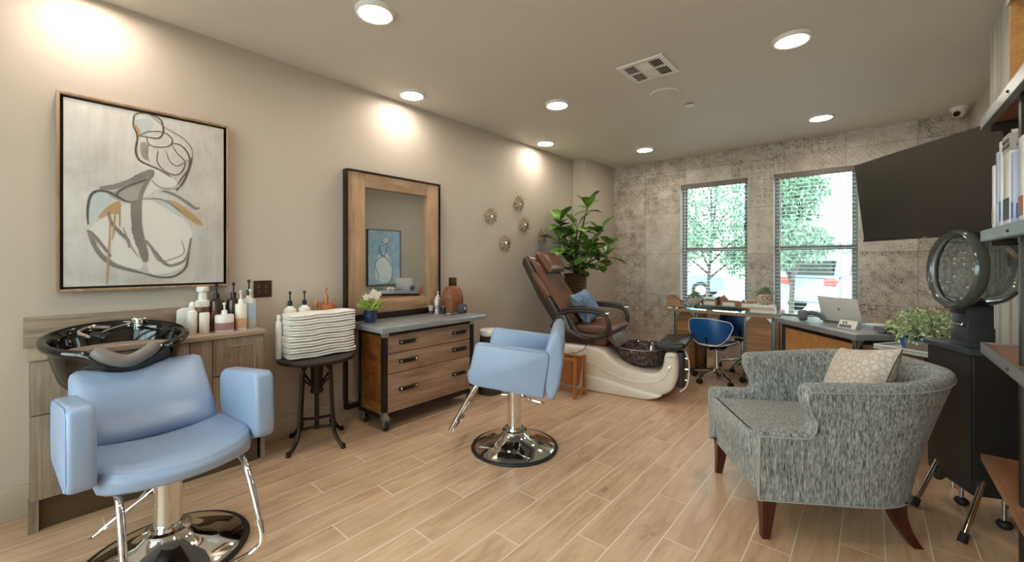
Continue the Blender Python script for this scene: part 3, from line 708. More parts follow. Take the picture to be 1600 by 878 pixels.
# --------------------------------------------------------------- bottles
M['amber'] = plain('amber_bottle', 'b06d3e', .15, spec=.6)
M['dkbrown'] = plain('dark_brown_bottle', '3a2a21', .2, spec=.6)
M['plum'] = plain('brown_bottle', '6d4a3d', .2)
M['cream'] = plain('cream_bottle', 'ece6d8', .3)
M['pinkw'] = plain('pale_pink_bottle', 'e6d2cc', .3)
M['paleblue'] = plain('pale_blue_bottle', 'a9bed4', .25)
M['label_peach'] = plain('peach_label', 'd8a98a', .5)
M['label_grey'] = plain('grey_label', 'b9b6b0', .5)
M['label_red'] = plain('mauve_label', 'a87f80', .5)
def pump(b, z, h, r, out=(.0, .035)):
    b.cyl((0, 0, z), (0, 0, z+h*.36), r*1.25, r*1.15, 14); b.cyl((0, 0, z+h*.36), (0, 0, z+h*.85), r*.38, seg=10)
    b.cyl((0, 0, z+h*.82), (0, 0, z+h), r*.75, r*.7, 12)
    b.tube([(0, 0, z+h*.93), (out[0]*.7, out[1]*.7, z+h*.93), (out[0], out[1], z+h*.86)], [r*.32, r*.3, r*.22], 8)
def bottle(name, label, loc, r, h, col, shape='round', top='pump', topcol='white', th=.06, band=None, rz=0, group=None, sy=1, cat='bottle'):
    t = thing(name, label, cat, loc, rz, group); b = MB()
    if shape == 'round': b.lathe([(0, 0), (r*.92, 0), (r, .006), (r, h*.84), (r*.9, h*.93), (r*.45, h*.98), (r*.36, h), (0, h)], 24, sy=sy)
    elif shape == 'straight': b.lathe([(0, 0), (r*.95, 0), (r, .005), (r, h-.008), (r*.93, h), (0, h)], 24, sy=sy)
    elif shape == 'square':
        b.box(-r, r, -r*sy, r*sy, 0, h*.9, .006); b.cyl((0, 0, h*.9), (0, 0, h), r*.4, r*.38, 14)
    elif shape == 'pouch': b.prism([(-r, 0), (r, 0), (r*.96, h*.9), (r*.5, h), (-r*.5, h), (-r*.96, h*.9)], 'y', -r*sy, r*sy, .008, M=Matrix.Rotation(PI/2, 4, 'Z'))
    b.build('bottle_body', M[col], t)
    if band:
        bc, z0, z1 = band; b = MB()
        if shape in ('square', 'pouch'): b.box(-r-.0006, r+.0006, -r*sy-.0006, r*sy+.0006, z0*h, z1*h, .005)
        else: b.lathe([(r+.0006, z0*h), (r+.0006, z1*h)], 24, sy=sy)
        b.build('label', M[bc], t)
    if top == 'pump':
        b = MB(); pump(b, h, th, min(.013, r*.5), (.028, -.012)); b.build('pump', M[topcol], t)
    elif top == 'cap':
        b = MB(); b.lathe([(0, h+th), (r*.5, h+th), (r*.62, h+th-.006), (r*.64, h-.002), (0, h-.002)], 20); b.build('cap', M[topcol], t)
    elif top == 'foam':
        b = MB(); b.lathe([(0, h), (r*.95, h), (r*.95, h+th*.28), (r*.6, h+th*.34), (r*.55, h+th*.72), (r*.8, h+th*.76), (r*.8, h+th*.97), (r*.7, h+th), (0, h+th)], 24)
        b.box(0, r*1.15, -.008, .008, h+th*.78, h+th*.95, .003); b.build('foam_pump', M[topcol], t)
    elif top == 'dome':
        b = MB(); b.ell((0, 0, h+th*.45), r*.62, r*.62, th*.55, 16, 10); b.build('cap', M[topcol], t)
    return t
G = 'hair products on the shampoo cabinet'; TZ = .85
bottle('foam_bottle', 'brown translucent bottle with tall white foam pump, behind the white bottles', (.055, .712, TZ), .040, .155, 'plum', 'straight', 'foam', 'white', .125, group=G)
bottle('pump_bottle', 'dark brown bottle with black pump under the painting, left of the two', (.055, .786, TZ), .042, .20, 'dkbrown', 'round', 'pump', 'black', .095, group=G)
bottle('pump_bottle', 'dark brown bottle with black pump standing behind the peach labelled bottle', (.055, .880, TZ), .040, .20, 'dkbrown', 'round', 'pump', 'black', .10, group=G)
bottle('pump_bottle', 'tall pale pink bottle with black pump at the right end of the row', (.06, .968, TZ), .040, .21, 'pinkw', 'square', 'pump', 'black', .105, ('pinkw', .2, .7), group=G, sy=.7)
bottle('refill_pouch', 'flat white refill pouch standing at the left end of the product row', (.055, .632, TZ), .052, .155, 'white', 'pouch', None, group=G, sy=.2, cat='pouch')
bottle('spray_bottle', 'white bottle with clear dome cap in front of the white pouch', (.12, .645, TZ), .026, .145, 'white', 'round', 'dome', 'whitep', .05, group=G)
bottle('lotion_bottle', 'slim plain cream bottle left of the white jar', (.15, .700, TZ), .026, .125, 'cream', 'straight', None, group=G)
bottle('small_bottle', 'small brown bottle between the foam pump and the white jar', (.09, .765, TZ), .020, .125, 'plum', 'round', 'cap', 'plum', .02, group=G)
bottle('treatment_jar', 'wide white jar with white pump and mauve label', (.165, .800, TZ), .050, .105, 'white', 'straight', 'pump', 'white', .075, ('label_red', .12, .55), group=G, cat='jar')
bottle('pump_bottle', 'cream pump bottle with peach label in front of a dark bottle', (.15, .895, TZ), .033, .165, 'cream', 'straight', 'pump', 'white', .085, ('label_peach', .06, .45), group=G)
bottle('pump_bottle', 'pale blue bottle with white pump in front of the pink bottle', (.125, .957, TZ), .032, .165, 'paleblue', 'straight', 'pump', 'white', .09, ('label_grey', .1, .3), group=G)

def outlet(label, y, z, w, h, socks):
    t = thing('wall_outlet', label, 'outlet', (0, y, z)); b = MB(); b.box(0, .006, -w/2, w/2, -h/2, h/2, .002)
    b.build('cover_plate', M.setdefault('bronze', plain('bronze_plate', '3d2a1c', .4, .4)), t)
    for sy, sz in socks:
        b = MB(); b.lathe([(0, .004), (.011, .004), (.013, .001), (.013, 0), (0, 0)], 16, M=Matrix.Translation((.005, sy, sz)) @ Matrix.Rotation(PI/2, 4, 'Y'))
        s = b.build('socket', M.setdefault('bronze_l', plain('bronze_socket', '5b4636', .4, .3)), t)
        b = MB()
        for o in (-.004, .004): b.box(.0085, .0095, sy+o-.001, sy+o+.001, sz-.003, sz+.004)
        b.build('slot', M['black'], s)
outlet('dark bronze four socket outlet plate on the wall beside the product bottles', 1.071, 1.095, .115, .118, [(-.026, .018), (.022, .018), (-.026, -.018), (.022, -.018)])
outlet('dark outlet plate on the wall behind the auburn hair mannequin', 2.825, 1.06, .10, .125, [(0, .03), (0, -.03)])

# ------------------------------------------------------------- iron stool
t = thing('iron_stool', 'round topped dark iron stool holding the folded towels', 'stool', (.255, 1.335, 0))
b = MB(); b.lathe([(0, .592), (.235, .592), (.248, .598), (.25, .612), (.245, .62), (0, .62)], 48); b.build('seat', M['iron'], t)
for k in range(4):
    a = PI/4*0+k*PI/2+.35; c, s = math.cos(a), math.sin(a)
    pts = [(.035, .575), (.075, .572), (.112, .545), (.125, .50), (.132, .40), (.142, .25), (.150, .15), (.165, .09), (.195, .045), (.225, .022), (.245, .015)]
    b = MB(); pth = smooth_path([(r*c, r*s, z) for r, z in pts], 3)
    n = len(pth); b.tube(pth, [.0135]*(n-3)+[.012, .014, .013], 8)
    b.cyl((.118*c, .118*s, .48), (.03*c, .03*s, .40), .008, seg=6)
    b.cyl((.238*c, .238*s, .0), (.238*c, .238*s, .03), .017, .014, 10)
    b.build('leg', M['iron'], t)
b = MB(); b.cyl((0, 0, .36), (0, 0, .595), .036, .042, 16); b.lathe([(0, .355), (.04, .36), (.044, .375), (.038, .39)], 16); b.build('hub', M['iron'], t)
b = MB(); b.cyl((0, 0, .10), (0, 0, .37), .015, seg=12)
for k in range(20): b.lathe([(.015, .11+k*.0125), (.0175, .1145+k*.0125), (.015, .119+k*.0125)], 10)
b.build('screw', M['iron'], t)
b = MB(); q = [(.152*math.cos(k*PI/2+.35), .152*math.sin(k*PI/2+.35), .145) for k in range(4)]
for k in range(4):
    m = Vector(q[k])+Vector(q[(k+1) % 4]); m = m*.5*.82; m.z = .145
    b.tube(smooth_path([q[k], m, q[(k+1) % 4]], 6), .010, 8)
b.build('ring', M['iron'], t)
# towels
def towel(i, z, h, lab):
    t = thing('folded_towel', lab, 'towel', (.218+random.uniform(-.004, .004), 1.372+random.uniform(-.006, .006), z), random.uniform(-.03, .03), 'folded white towels on the iron stool')
    def layer(zo, hh, dx):
        b = MB(); L, Wd = .232, .098
        def fn(u, v):
            a = 2*PI*v; ca, sa = math.cos(a), math.sin(a)
            e = lambda q, p: math.copysign(abs(q)**p, q)
            y = (u*2-1)*L; x = e(ca, .32)*(Wd+dx); zz = e(sa, .8)*hh/2
            en = 1-.22*abs(u*2-1)**10
            w = .0022*math.sin(4*u*PI+i*.4)+.0025*mnoise.noise((x*7, y*7, 2.0+i*.25))
            return Vector((x*en, y, zo+hh/2+zz*en+w))
        b.grid(fn, 34, 26, cv=True)
        return b
    b = layer(0, h*.53, 0); b.bm.faces.ensure_lookup_table(); b2 = layer(h*.44, h*.53, -.001)
    b2.bm.verts.index_update()
    for ends in (b, b2):
        bm = ends.bm; bmesh.ops.holes_fill(bm, edges=[e for e in bm.edges if e.is_boundary])
    b.build('lower_fold', M['towel'], t, smooth=60); b2.build('upper_fold', M['towel'], t, smooth=60)
TN = 8; hz = .0385
ordn = ['topmost', 'second from the top', 'third from the top', 'fourth from the top', 'fourth from the bottom', 'third from the bottom', 'second from the bottom', 'bottom']
for i in range(TN): towel(i, .6215+i*hz, hz, 'folded white towel on the iron stool, %s of the stack' % ordn[TN-1-i])
G2 = 'bottles behind the towels on the iron stool'; SZ = .6205
bottle('pump_bottle', 'white bottle with black pump behind the towels, the left one', (.048, 1.235, SZ), .045, .345, 'white', 'round', 'pump', 'black', .105, group=G2)
bottle('pump_bottle', 'white bottle with black pump behind the towels, the right one', (.050, 1.336, SZ), .045, .345, 'white', 'round', 'pump', 'black', .105, group=G2)
bottle('white_tube', 'slim white tube standing at the left end of the towel stack', (.16, 1.118, SZ), .020, .27, 'white', 'round', 'cap', 'white', .03, group=G2, cat='tube')
bottle('amber_bottle', 'tall square amber spray bottle behind the towels', (.078, 1.487, SZ), .034, .38, 'amber', 'square', 'pump', 'amber', .085, group=G2)
bottle('amber_bottle', 'shorter amber bottle with ball stopper behind the towels', (.058, 1.416, SZ), .030, .32, 'amber', 'square', 'dome', 'amber', .06, group=G2)
bottle('amber_bottle', 'shortest amber pump bottle at the right end behind the towels', (.088, 1.545, SZ), .020, .315, 'amber', 'round', 'pump', 'amber', .06, group=G2)
# ------------------------------------------------------------ styling trolley
t = thing('drawer_trolley', 'reclaimed wood drawer trolley with zinc top on casters under the mirror', 'dresser', (0, 0, 0))
x0, x1, y0, y1, z0, z1 = .115, .475, 1.735, 2.665, .10, .758
b = MB(); b.box(x0, x1-.03, y0+.012, y1-.012, z0+.02, z1-.005); b.build('carcass', M['reclaim'], t, smooth=0)
for y in (y0, y1-.014):
    b = MB(); b.box(x0+.03, x1-.035, y, y+.014, z0+.03, z1-.02); b.build('side_panel', M['reclaim_side'], t, smooth=0)
for x in (x0, x1-.036):
    for y in (y0-.004, y1-.032):
        b = MB(); b.box(x, x+.036, y, y+.036, z0-.005, z1, .002)
        for z in (z0+.03, z1-.03):
            for dx in (.012, .026): b.ell((x+dx, y-.001 if y < 2 else y+.037, z), .004, seg=8, rings=6)
        b.build('corner_post', M['iron'], t)
for z in (z0-.004, z1-.034):
    b = MB()
    for y in (y0-.003, y1-.03): b.box(x0+.03, x1-.03, y, y+.032, z, z+.034)
    for x in (x0, x1-.033): b.box(x, x+.032, y0+.003, y1-.003, z+.001, z+.033)
    b.build('frame', M['iron'], t, smooth=0)
b = MB()
for y in (y0-.006, y1-.046):
    b = MB(); b.box(x1-.04, x1+.003, y, y+.05, z1-.045, z1-.002, .002); b.build('corner_bracket', M['galv'], t); b = MB(); b.prism([(y, z0-.006), (y+.05, z0-.006), (y+.05, z0+.012), (y+.025, z0+.05), (y, z0+.05)], 'x', x1-.04, x1+.003)
    b.build('corner_bracket', M['galv'], t)
b = MB(); b.box(.075, .555, 1.672, 2.742, .760, .800, .003); b.build('top', M['zinc'], t)
dz = [(.585, .722), (.430, .580), (.132, .425)]
for k, (a, c) in enumerate(dz):
    b = MB(); b.box(x1-.03, x1-.008, y0+.038, y1-.038, a, c, .003); d = b.build('drawer', M['reclaim'], t)
    zc = (a+c)/2+(.02 if k == 2 else .008)
    for yc in (1.955, 2.50):
        b = MB(); L = .084
        pth = [(x1-.006, yc-L, zc), (x1+.004, yc-L*.8, zc), (x1+.016, yc-L*.45, zc+.002), (x1+.018, yc, zc+.003), (x1+.016, yc+L*.45, zc+.002), (x1+.004, yc+L*.8, zc), (x1-.006, yc+L, zc)]
        P = smooth_path(pth, 4)
        vs = []; fs = []
        for p in P:
            vs += [(p.x-.002, p.y, p.z-.015), (p.x+.003, p.y, p.z-.015), (p.x+.003, p.y, p.z+.015), (p.x-.002, p.y, p.z+.015)]
        for i in range(len(P)-1):
            for q in range(4): fs.append((i*4+q, i*4+(q+1) % 4, i*4+4+(q+1) % 4, i*4+4+q))
        fs += [(0, 1, 2, 3), tuple(len(vs)-4+q for q in (3, 2, 1, 0))]
        b.add(vs, fs); h = b.build('handle', M['black'], d)
b = MB()
for a, c in dz:
    zc = (a+c)/2+(.02 if a < .2 else .008)
    for yc in (1.955, 2.50):
        for s in (-1, 1): b.ell((x1+.006, yc+s*.068, zc), .006, .009, .009, 10, 8)
b.build('handle_studs', M['chrome'], t)
for x in (x0+.04, x1-.03):
    for y in (y0+.03, y1-.03):
        b = MB(); b.box(x-.03, x+.03, y-.03, y+.03, .088, .096); b.box(x-.02, x+.022, y-.018, y+.018, .08, .09); b.prism([(x-.02, .09), (x+.022, .09), (x+.016, .03), (x+.0, .03)], 'y', y-.018, y-.014); b.prism([(x-.02, .09), (x+.022, .09), (x+.016, .03), (x+.0, .03)], 'y', y+.014, y+.018)
        c = b.build('caster', M['galv'], t)
        b = MB(); b.lathe([(0, -.012), (.022, -.012), (.034, -.009), (.036, 0), (.034, .009), (.022, .012), (0, .012)], 20, M=Matrix.Translation((x+.008, y, .037)) @ Matrix.Rotation(PI/2, 4, 'X')); b.build('wheel', M['rubber'], c)

# ------------------------------------------------------------ framed mirror
t = thing('framed_mirror', 'tall wood and iron framed mirror standing behind the drawer trolley', 'mirror', (0, 0, 0))
a, c, zt, zb = 1.656, 2.609, 2.035, .80
b = MB()
b.box(.002, .074, a, a+.010, .10, zt, .001); b.box(.002, .074, c-.010, c, .10, zt, .001); b.box(.002, .074, a+.01, c-.01, zt-.012, zt, .001); b.box(.002, .070, a+.01, c-.01, zb+.002, zb+.05, .002)
b.box(.01, .066, a+.01, c-.01, .10, .13)
for i in range(9): b.ell((.04, a-.001, .25+i*.21), .006, .004, .006, 8, 6)
b.build('iron_frame', M['iron'], t)
b = MB(); b.box(.03, .060, a+.012, a+.165, zb+.05, zt-.013, .003); b.build('stile', M['frame_wood'], t); b = MB(); b.box(.03, .060, c-.150, c-.012, zb+.05, zt-.013, .003); b.build('stile', M['frame_wood'], t)
b = MB(); b.box(.03, .058, a+.165, c-.150, zb+.05, .962, .003); b.build('rail', M['frame_wood_h'], t); b = MB(); b.box(.03, .058, a+.165, c-.150, 1.905, zt-.013, .003); b.build('rail', M['frame_wood_h'], t)
b = MB(); b.box(.022, .030, a+.06, c-.06, zb+.1, zt-.06); b.build('backing', M['blackm'], t, smooth=0)
b = MB(); b.box(.0302, .034, a+.160, c-.145, .955, 1.91); b.build('mirror_glass', M['mirror'], t, smooth=0)

# ------------------------------------------------- things on the trolley top
def leafy(b, c, r, n, size, seed=0, flat=1.0, up=.4):
    rnd = random.Random(seed)
    for i in range(n):
        d = Vector((rnd.gauss(0, 1), rnd.gauss(0, 1), rnd.gauss(0, 1)*flat+up)).normalized()
        p = Vector(c)+Vector((d.x*r[0], d.y*r[1], d.z*r[2]))*rnd.uniform(.35, 1)
        q = d.to_track_quat('X', 'Z').to_matrix() @ Euler((rnd.uniform(-1, 1), rnd.uniform(-.7, .7), rnd.uniform(-.9, .9))).to_matrix()
        s = size*rnd.uniform(.7, 1.25)
        b.add([p+q @ Vector(k)*s for k in ((0, 0, 0), (.35, .32, .06), (.75, .28, .06), (1, 0, -.05), (.75, -.28, .06), (.35, -.32, .06), (.5, 0, .0))],
              [(0, 1, 6), (1, 2, 6), (2, 3, 6), (3, 4, 6), (4, 5, 6), (5, 0, 6)])
M['navy_glaze'] = plain('navy_glaze', '14315c', .12, spec=.7)
M['fern'] = plain('fern_green', 'a3b55a', .5, var=.25)
M['petal'] = plain('orchid_petal', 'f3ead9', .5, var=.03)
M['stem'] = plain('plant_stem', '5f6b35', .5, var=.15)
t = thing('potted_orchid', 'white orchid with green fern in a navy glazed pot on the trolley', 'plant', (.20, 1.785, .80))
b = MB(); b.lathe([(0, 0), (.036, 0), (.04, .006), (.052, .04), (.055, .065), (.05, .085), (.053, .092), (.049, .094), (.046, .086), (.04, .08), (0, .078)], 28); b.build('pot', M['navy_glaze'], t)
b = MB()
for i in range(190):
    an = random.uniform(0, 2*PI); sp = random.uniform(.02, .12); h = random.uniform(.03, .11)
    p0 = Vector((random.uniform(-.03, .03), random.uniform(-.03, .03), .082)); p2 = Vector((math.cos(an)*sp, math.sin(an)*sp, .085+h)); pm = (p0+p2)/2+Vector((0, 0, .02))
    w = Vector((-math.sin(an), math.cos(an), 0))*.006
    b.add([p0, pm+w, p2, pm-w], [(0, 1, 2), (0, 2, 3)])
b.build('fern_fronds', M['fern'], t, smooth=0, normals=False)
b = MB(); st = smooth_path([(0, 0, .08), (-.01, .0, .16), (.0, .02, .215), (.0, .07, .225)], 6); b.tube(st, .0022, 6); st2 = smooth_path([(0, 0, .08), (-.01, -.01, .16), (-.015, -.03, .20)], 5); b.tube(st2, .002, 6); b.build('flower_stem', M['stem'], t)
b = MB()
for j, p in enumerate([(.012, .0, .215), (.014, .035, .228), (.012, .065, .222), (.02, .045, .20), (.012, .02, .24), (.01, -.045, .205)]):
    for k in range(5):
        an = k*2*PI/5+j; R = Matrix.Rotation(an, 3, 'X')
        b.add([Vector(p)+R @ Vector(q) for q in ((0, 0, 0), (.006, .011, .012), (.003, .008, .026), (.0, 0, .030), (.003, -.008, .026), (.006, -.011, .012))], [(0, 1, 2, 3, 4, 5)])
    b.ell((p[0]+.006, p[1], p[2]), .005, seg=8, rings=6)
b.build('flowers', M['petal'], t, smooth=30, normals=False)

t = thing('wig_head', 'practice head covered in straight auburn hair on the trolley top', 'mannequin head', (.215, 2.637, .80))
M['hair'] = None
h = NT('auburn_hair'); v = h.coords((1, 1, .05)); n = h.noise(v, 240, 3, .6); h.base(h.ramp(n, [(.33, lin('3a1a0c')), (.5, lin('7d4322')), (.68, lin('b0703e'))])); h.set(.35, 0, .5); h.bump(n, .5, .004); M['hair'] = h.m
b = MB(); b.lathe([(0, 0), (.055, 0), (.06, .008), (.03, .02), (.025, .05), (0, .05)], 24); b.build('stand', M['blackm'], t)
def hairf(u, v):
    a = 2*PI*u; z = .012+.245*v
    k = (1-((v-.52)/.55)**2) if v > .5 else 1-.10*(.52-v)
    r = .102*math.sqrt(max(0, k)) if v > .5 else .102*k
    if v > .97: r *= (1-v)/.03
    lock = 1+.018*math.sin(a*7+3*v)+.018*math.sin(a*31-2*v)
    zz = z-.012*(1-v)*abs(math.sin(a*4.3))
    return Vector((math.cos(a)*r*lock*.95, math.sin(a)*r*lock, max(.004, zz)))
b = MB(); b.grid(hairf, 72, 26, cu=True); b.build('hair', M['hair'], t, smooth=60)
G3 = 'bottles beside the wig head'
bottle('serum_bottle', 'small brown bottle beside the mirror on the trolley top, leftmost of its group', (.125, 2.452, .80), .020, .10, 'plum', 'straight', 'cap', 'plum', .02, ('label_grey', .3, .8), group=G3)
bottle('lotion_bottle', 'white straight bottle with white cap beside the wig head', (.135, 2.512, .80), .021, .13, 'white', 'straight', 'cap', 'white', .025, ('label_grey', .3, .6), group=G3)
bottle('spray_bottle', 'taller white spray bottle with nozzle just left of the wig head', (.10, 2.555, .80), .022, .15, 'white', 'round', 'pump', 'white', .05, ('label_grey', .2, .6), group=G3)
t = thing('brush_cup', 'small dark grey cup in front of the white bottles on the trolley', 'cup', (.21, 2.53, .80))
b = MB(); b.lathe([(0, 0), (.022, 0), (.028, .06), (.026, .06), (.02, .006), (0, .006)], 24); b.build('cup', M['blackm'], t)
b = MB(); b.ell((.002, 0, .05), .018, .018, .022, 12, 8); b.build('sponge', plain('grey_sponge', '7d7772', .8), t)
t = thing('speaker_box', 'small dark grey box with rounded corners at the right end of the trolley top', 'box', (.315, 2.668, .80), .3)
b = MB(); b.box(-.035, .035, -.04, .04, 0, .085, .012, 3); b.build('body', plain('dark_grey_box', '3a3d40', .45), t)
b = MB(); b.lathe([(0, .006), (.014, .006), (.016, 0), (0, 0)], 18, M=Matrix.Translation((.035, 0, .045)) @ Matrix.Rotation(PI/2, 4, 'Y')); b.build('knob', M['satin'], t)
t = thing('phone_dish', 'flat pale dish lying beside the auburn hair on the trolley', 'dish', (.31, 2.54, .80))
b = MB(); b.lathe([(0, 0), (.05, 0), (.062, .008), (.058, .009), (.048, .003), (0, .003)], 28, sx=.7); b.build('dish', M['galv'], t)
b = MB(); b.lathe([(.058, .0085), (.063, .0085), (.0625, .011), (.059, .011), (.058, .0085)], 28, sx=.7); b.build('rim', M['satin'], t)

# ------------------------------------------------- salon chairs
def disc_base(t, R=.295, colh=.42, name='base_disc'):
    b = MB(); b.lathe([(0, .012), (R-.012, .012), (R-.03, .026), (R*.62, .045), (R*.36, .075), (.085, .10), (.075, .112), (.0, .112)], 56); b.build(name, M['chrome'], t, smooth=50)
    b = MB(); b.lathe([(R-.02, 0), (R, 0), (R+.006, .007), (R, .016), (R-.014, .018), (R-.02, 0)], 56); b.build('rubber_ring', M['rubber'], t)
    b = MB(); b.lathe([(.078, .108), (.085, .113), (.085, .122), (.07, .128), (.066, .14), (.050, .142), (.050, colh-.06), (.0515, colh-.055), (.0515, colh), (.030, colh), (.030, colh+.03), (0, colh+.03)], 32); b.build('column', M['chrome'], t)
def slab(b, w, h, d, bev=.03, M=None): b.box(-w/2, w/2, -h/2, h/2, -d/2, d/2, bev, 4, M)
def seam(path, parent, r=.0022):
    b = MB(); b.tube(path, r, 6, closed=True); return b.build('piping', M['seam'], parent)

# styling chair: faces along local +x
t = thing('styling_chair', 'pale blue vinyl styling chair with chrome pump base beside the drawer trolley', 'chair', (1.36, 2.205, 0), math.radians(212.5))
disc_base(t, .295, .43)
tilt = Matrix.Translation((0, 0, .46)) @ Matrix.Rotation(math.radians(-5), 4, 'Y') @ Matrix.Translation((0, 0, -.46))
def outline_arm():
    return [(-.225, .465), (.21, .487), (.252, .50), (.262, .53), (.236, .73), (.225, .752), (.20, .76), (-.21, .755), (-.232, .745), (-.24, .72)]
for s in (-1, 1):
    b = MB(); b.prism(outline_arm(), 'y', s*.262 if s > 0 else -.322, .322 if s > 0 else s*.262, .016, 3, M=tilt)
    ao = b.build('arm', M['blue_vinyl'], t, smooth=55)
    seam([tilt @ Vector((x, s*.3205, z)) for x, z in [(p[0]*.965, .61+(p[1]-.61)*.955) for p in outline_arm()]], ao)
b = MB(); b.prism([(-.20, .48), (.20, .472), (.255, .485), (.282, .52), (.28, .555), (.25, .578), (.15, .585), (-.20, .575)], 'y', -.258, .258, .02, 3, M=tilt); b.build('seat', M['blue_vinyl'], t, smooth=55)
b = MB(); b.prism([(-.285, .455), (-.245, .46), (-.2, .60), (-.19, .66), (-.225, .84), (-.245, .875), (-.275, .885), (-.305, .865), (-.325, .70), (-.315, .55)], 'y', -.31, .31, .022, 3, M=tilt)
bo = b.build('backrest', M['blue_vinyl'], t, smooth=55)
b = MB(); b.ell((-.315, .30, .60), .006, .005, .008, 10, 8); b.build('button', M['chrome'], bo)
b = MB(); b.box(-.13, .13, -.12, .12, .44, .468, .006); b.box(.10, .255, -.07, .07, .452, .47, .004); b.build('seat_plate', M['black'], t)
b = MB()
for s in (-1, 1): b.tube(smooth_path([(.18, s*.13, .462), (.25, s*.14, .44), (.40, s*.15, .18), (.415, s*.15, .15)], 6), .013, 10)
b.tube([(.414, -.15, .152), (.414, .15, .152)], .014, 10)
b.tube([(.335, -.147, .295), (.335, .147, .295)], .009, 8)
fo = b.build('footrest', M['chrome'], t)
b = MB(); b.box(.39, .425, -.14, .14, .139, .146, .003); b.build('tread', M['chrome'], fo)
b = MB(); b.cyl((-.052, 0, .365), (-.075, 0, .365), .014, seg=12); b.tube(smooth_path([(-.06, .02, .365), (-.12, .06, .352), (-.20, .09, .345), (-.21, .12, .343)], 6), .006, 8); b.cyl((.05, 0, .36), (.085, 0, .36), .010, seg=10); b.cyl((.085, 0, .36), (.09, 0, .36), .014, seg=10); b.build('pump_lever', M['chrome'], t)

# shampoo chair: faces +x
t = thing('shampoo_chair', 'pale blue vinyl reclined shampoo chair in front of the black basin', 'chair', (.894, .40, 0), math.radians(3))
disc_base(t, .30, .40)
for s in (-1, 1):
    b = MB(); y0, y1 = (.252, .332) if s > 0 else (-.335, -.255)
    pts = [(-.20, .56), (-.17, .49), (.22, .478), (.255, .49), (.268, .52), (.255, .755), (.24, .775), (.21, .78), (-.15, .74), (-.185, .72), (-.20, .69)]
    b.prism(pts, 'y', y0, y1, .02, 4); ao = b.build('arm', M['blue_vinyl'], t, smooth=55)
    seam([(p[0]*.95+.002, (y0+y1)/2+s*.038, .64+(p[1]-.64)*.95) for p in pts], ao)
def seatf(u, v):
    y = (u*2-1); yy = y*.249; front = .335-.085*y*y
    P = [(-.16, .43), (.10, .425), (front-.05, .425), (front-.008, .445), (front, .475), (front-.02, .503), (front-.075, .518), (.05, .508), (-.16, .50)]
    k = v*len(P); i = int(k) % len(P); f = k-int(k); a = P[i]; c = P[(i+1) % len(P)]
    x = a[0]*(1-f)+c[0]*f; z = a[1]*(1-f)+c[1]*f
    if z > .47: z += .022*abs(y)**2.2
    sh = (1-abs(y)**14*.12)
    return Vector((x*(sh if x > 0 else 1), yy, .47+(z-.47)*sh))
b = MB(); b.grid(seatf, 25, 36, cv=True); bmesh.ops.holes_fill(b.bm, edges=[e for e in b.bm.edges if e.is_boundary]); b.build('seat', M['blue_vinyl'], t, smooth=55)
# back cushion: wider at bottom, padded
def backf(u, v):
    h = u; w = .262-.018*h
    a = 2*PI*v; ca, sa = math.cos(a), math.sin(a); e = lambda q, p: math.copysign(abs(q)**p, q)
    yl = e(ca, .2)*w; th = (.055+.012*math.sin(PI*min(1, h*1.2)))*(1-.55*abs(h*2-1)**16)
    bulge = .022*(math.cos(yl/w*PI/2))*max(0, math.sin(PI*(h*.9+.08)))
    low = .05*math.exp(-((h-.12)/.16)**2)*math.cos(yl/w*PI/2)
    x0 = -.17-.225*h; z = .475+.315*h
    nx, nz = .84, .54
    off = e(sa, .6)*th+(bulge+low if sa > 0 else 0)
    dip = -.012*(1-(yl/w)**2)*h
    return Vector((x0+nx*off, yl*(1-.10*abs(h*2-1)**20)-.022, z+nz*off*.6+dip))
b = MB(); b.grid(backf, 26, 48, cv=True); bmesh.ops.holes_fill(b.bm, edges=[e for e in b.bm.edges if e.is_boundary]); bo = b.build('backrest', M['blue_vinyl'], t, smooth=60)
b = MB(); b.box(-.14, .14, -.14, .14, .395, .432, .006); b.build('seat_plate', M['black'], t)
b = MB()
pth = [(.22, -.20, .43), (.27, -.20, .40), (.36, -.205, .24), (.40, -.21, .13), (.41, -.19, .085), (.40, -.13, .07), (.40, .13, .07), (.41, .19, .085), (.43, .215, .13), (.39, .21, .24), (.28, .205, .40), (.22, .20, .43)]
b.tube(smooth_path(pth, 5), .0125, 12); b.build('footrest', M['chrome'], t)
b = MB(); b.tube(smooth_path([(.0, .055, .33), (-.03, .0, .315), (-.12, -.13, .20), (-.17, -.22, .12), (-.20, -.24, .10), (-.22, -.20, .10), (-.19, -.12, .15), (-.10, -.03, .29), (-.04, .03, .34)], 6), .005, 8)
b.cyl((.0, .05, .335), (.0, .085, .335), .014, seg=12); b.ell((0, .09, .335), .018, seg=12, rings=8); b.build('pump_lever', M['chrome'], t)

# wicker hamper beside the trolley
wk = NT('dark_wicker'); v = wk.coords(); w1 = wk.node('TexWave', wave_type='BANDS', bands_direction='Z'); w1.inputs['Scale'].default_value = 22; w1.inputs['Distortion'].default_value = 2; wk.link(v, w1.inputs['Vector'])
wk.base(wk.ramp(w1.outputs['Fac'], [(.2, lin('1e1612')), (.8, lin('5a4636'))])); wk.set(.6); wk.bump(w1.outputs['Fac'], .8, .01); M['wicker'] = wk.m
t = thing('wicker_basket', 'tall dark wicker basket with pale liner between the trolley and styling chair', 'basket', (.40, 2.96, 0))
def wick(u, v):
    a = 2*PI*u; r = .115-.02*v+.004*math.sin(a*16+PI*round(v*24)); return Vector((r*math.cos(a), r*math.sin(a), .585*v))
b = MB(); b.grid(wick, 64, 25, cu=True); b.lathe([(0, .004), (.11, .004)], 32); b.build('woven_body', M['wicker'], t)
b = MB(); b.lathe([(.098, .565), (.108, .58), (.104, .615), (.086, .622), (.082, .58), (.08, .52)], 32); b.build('liner', M['towel'], t)
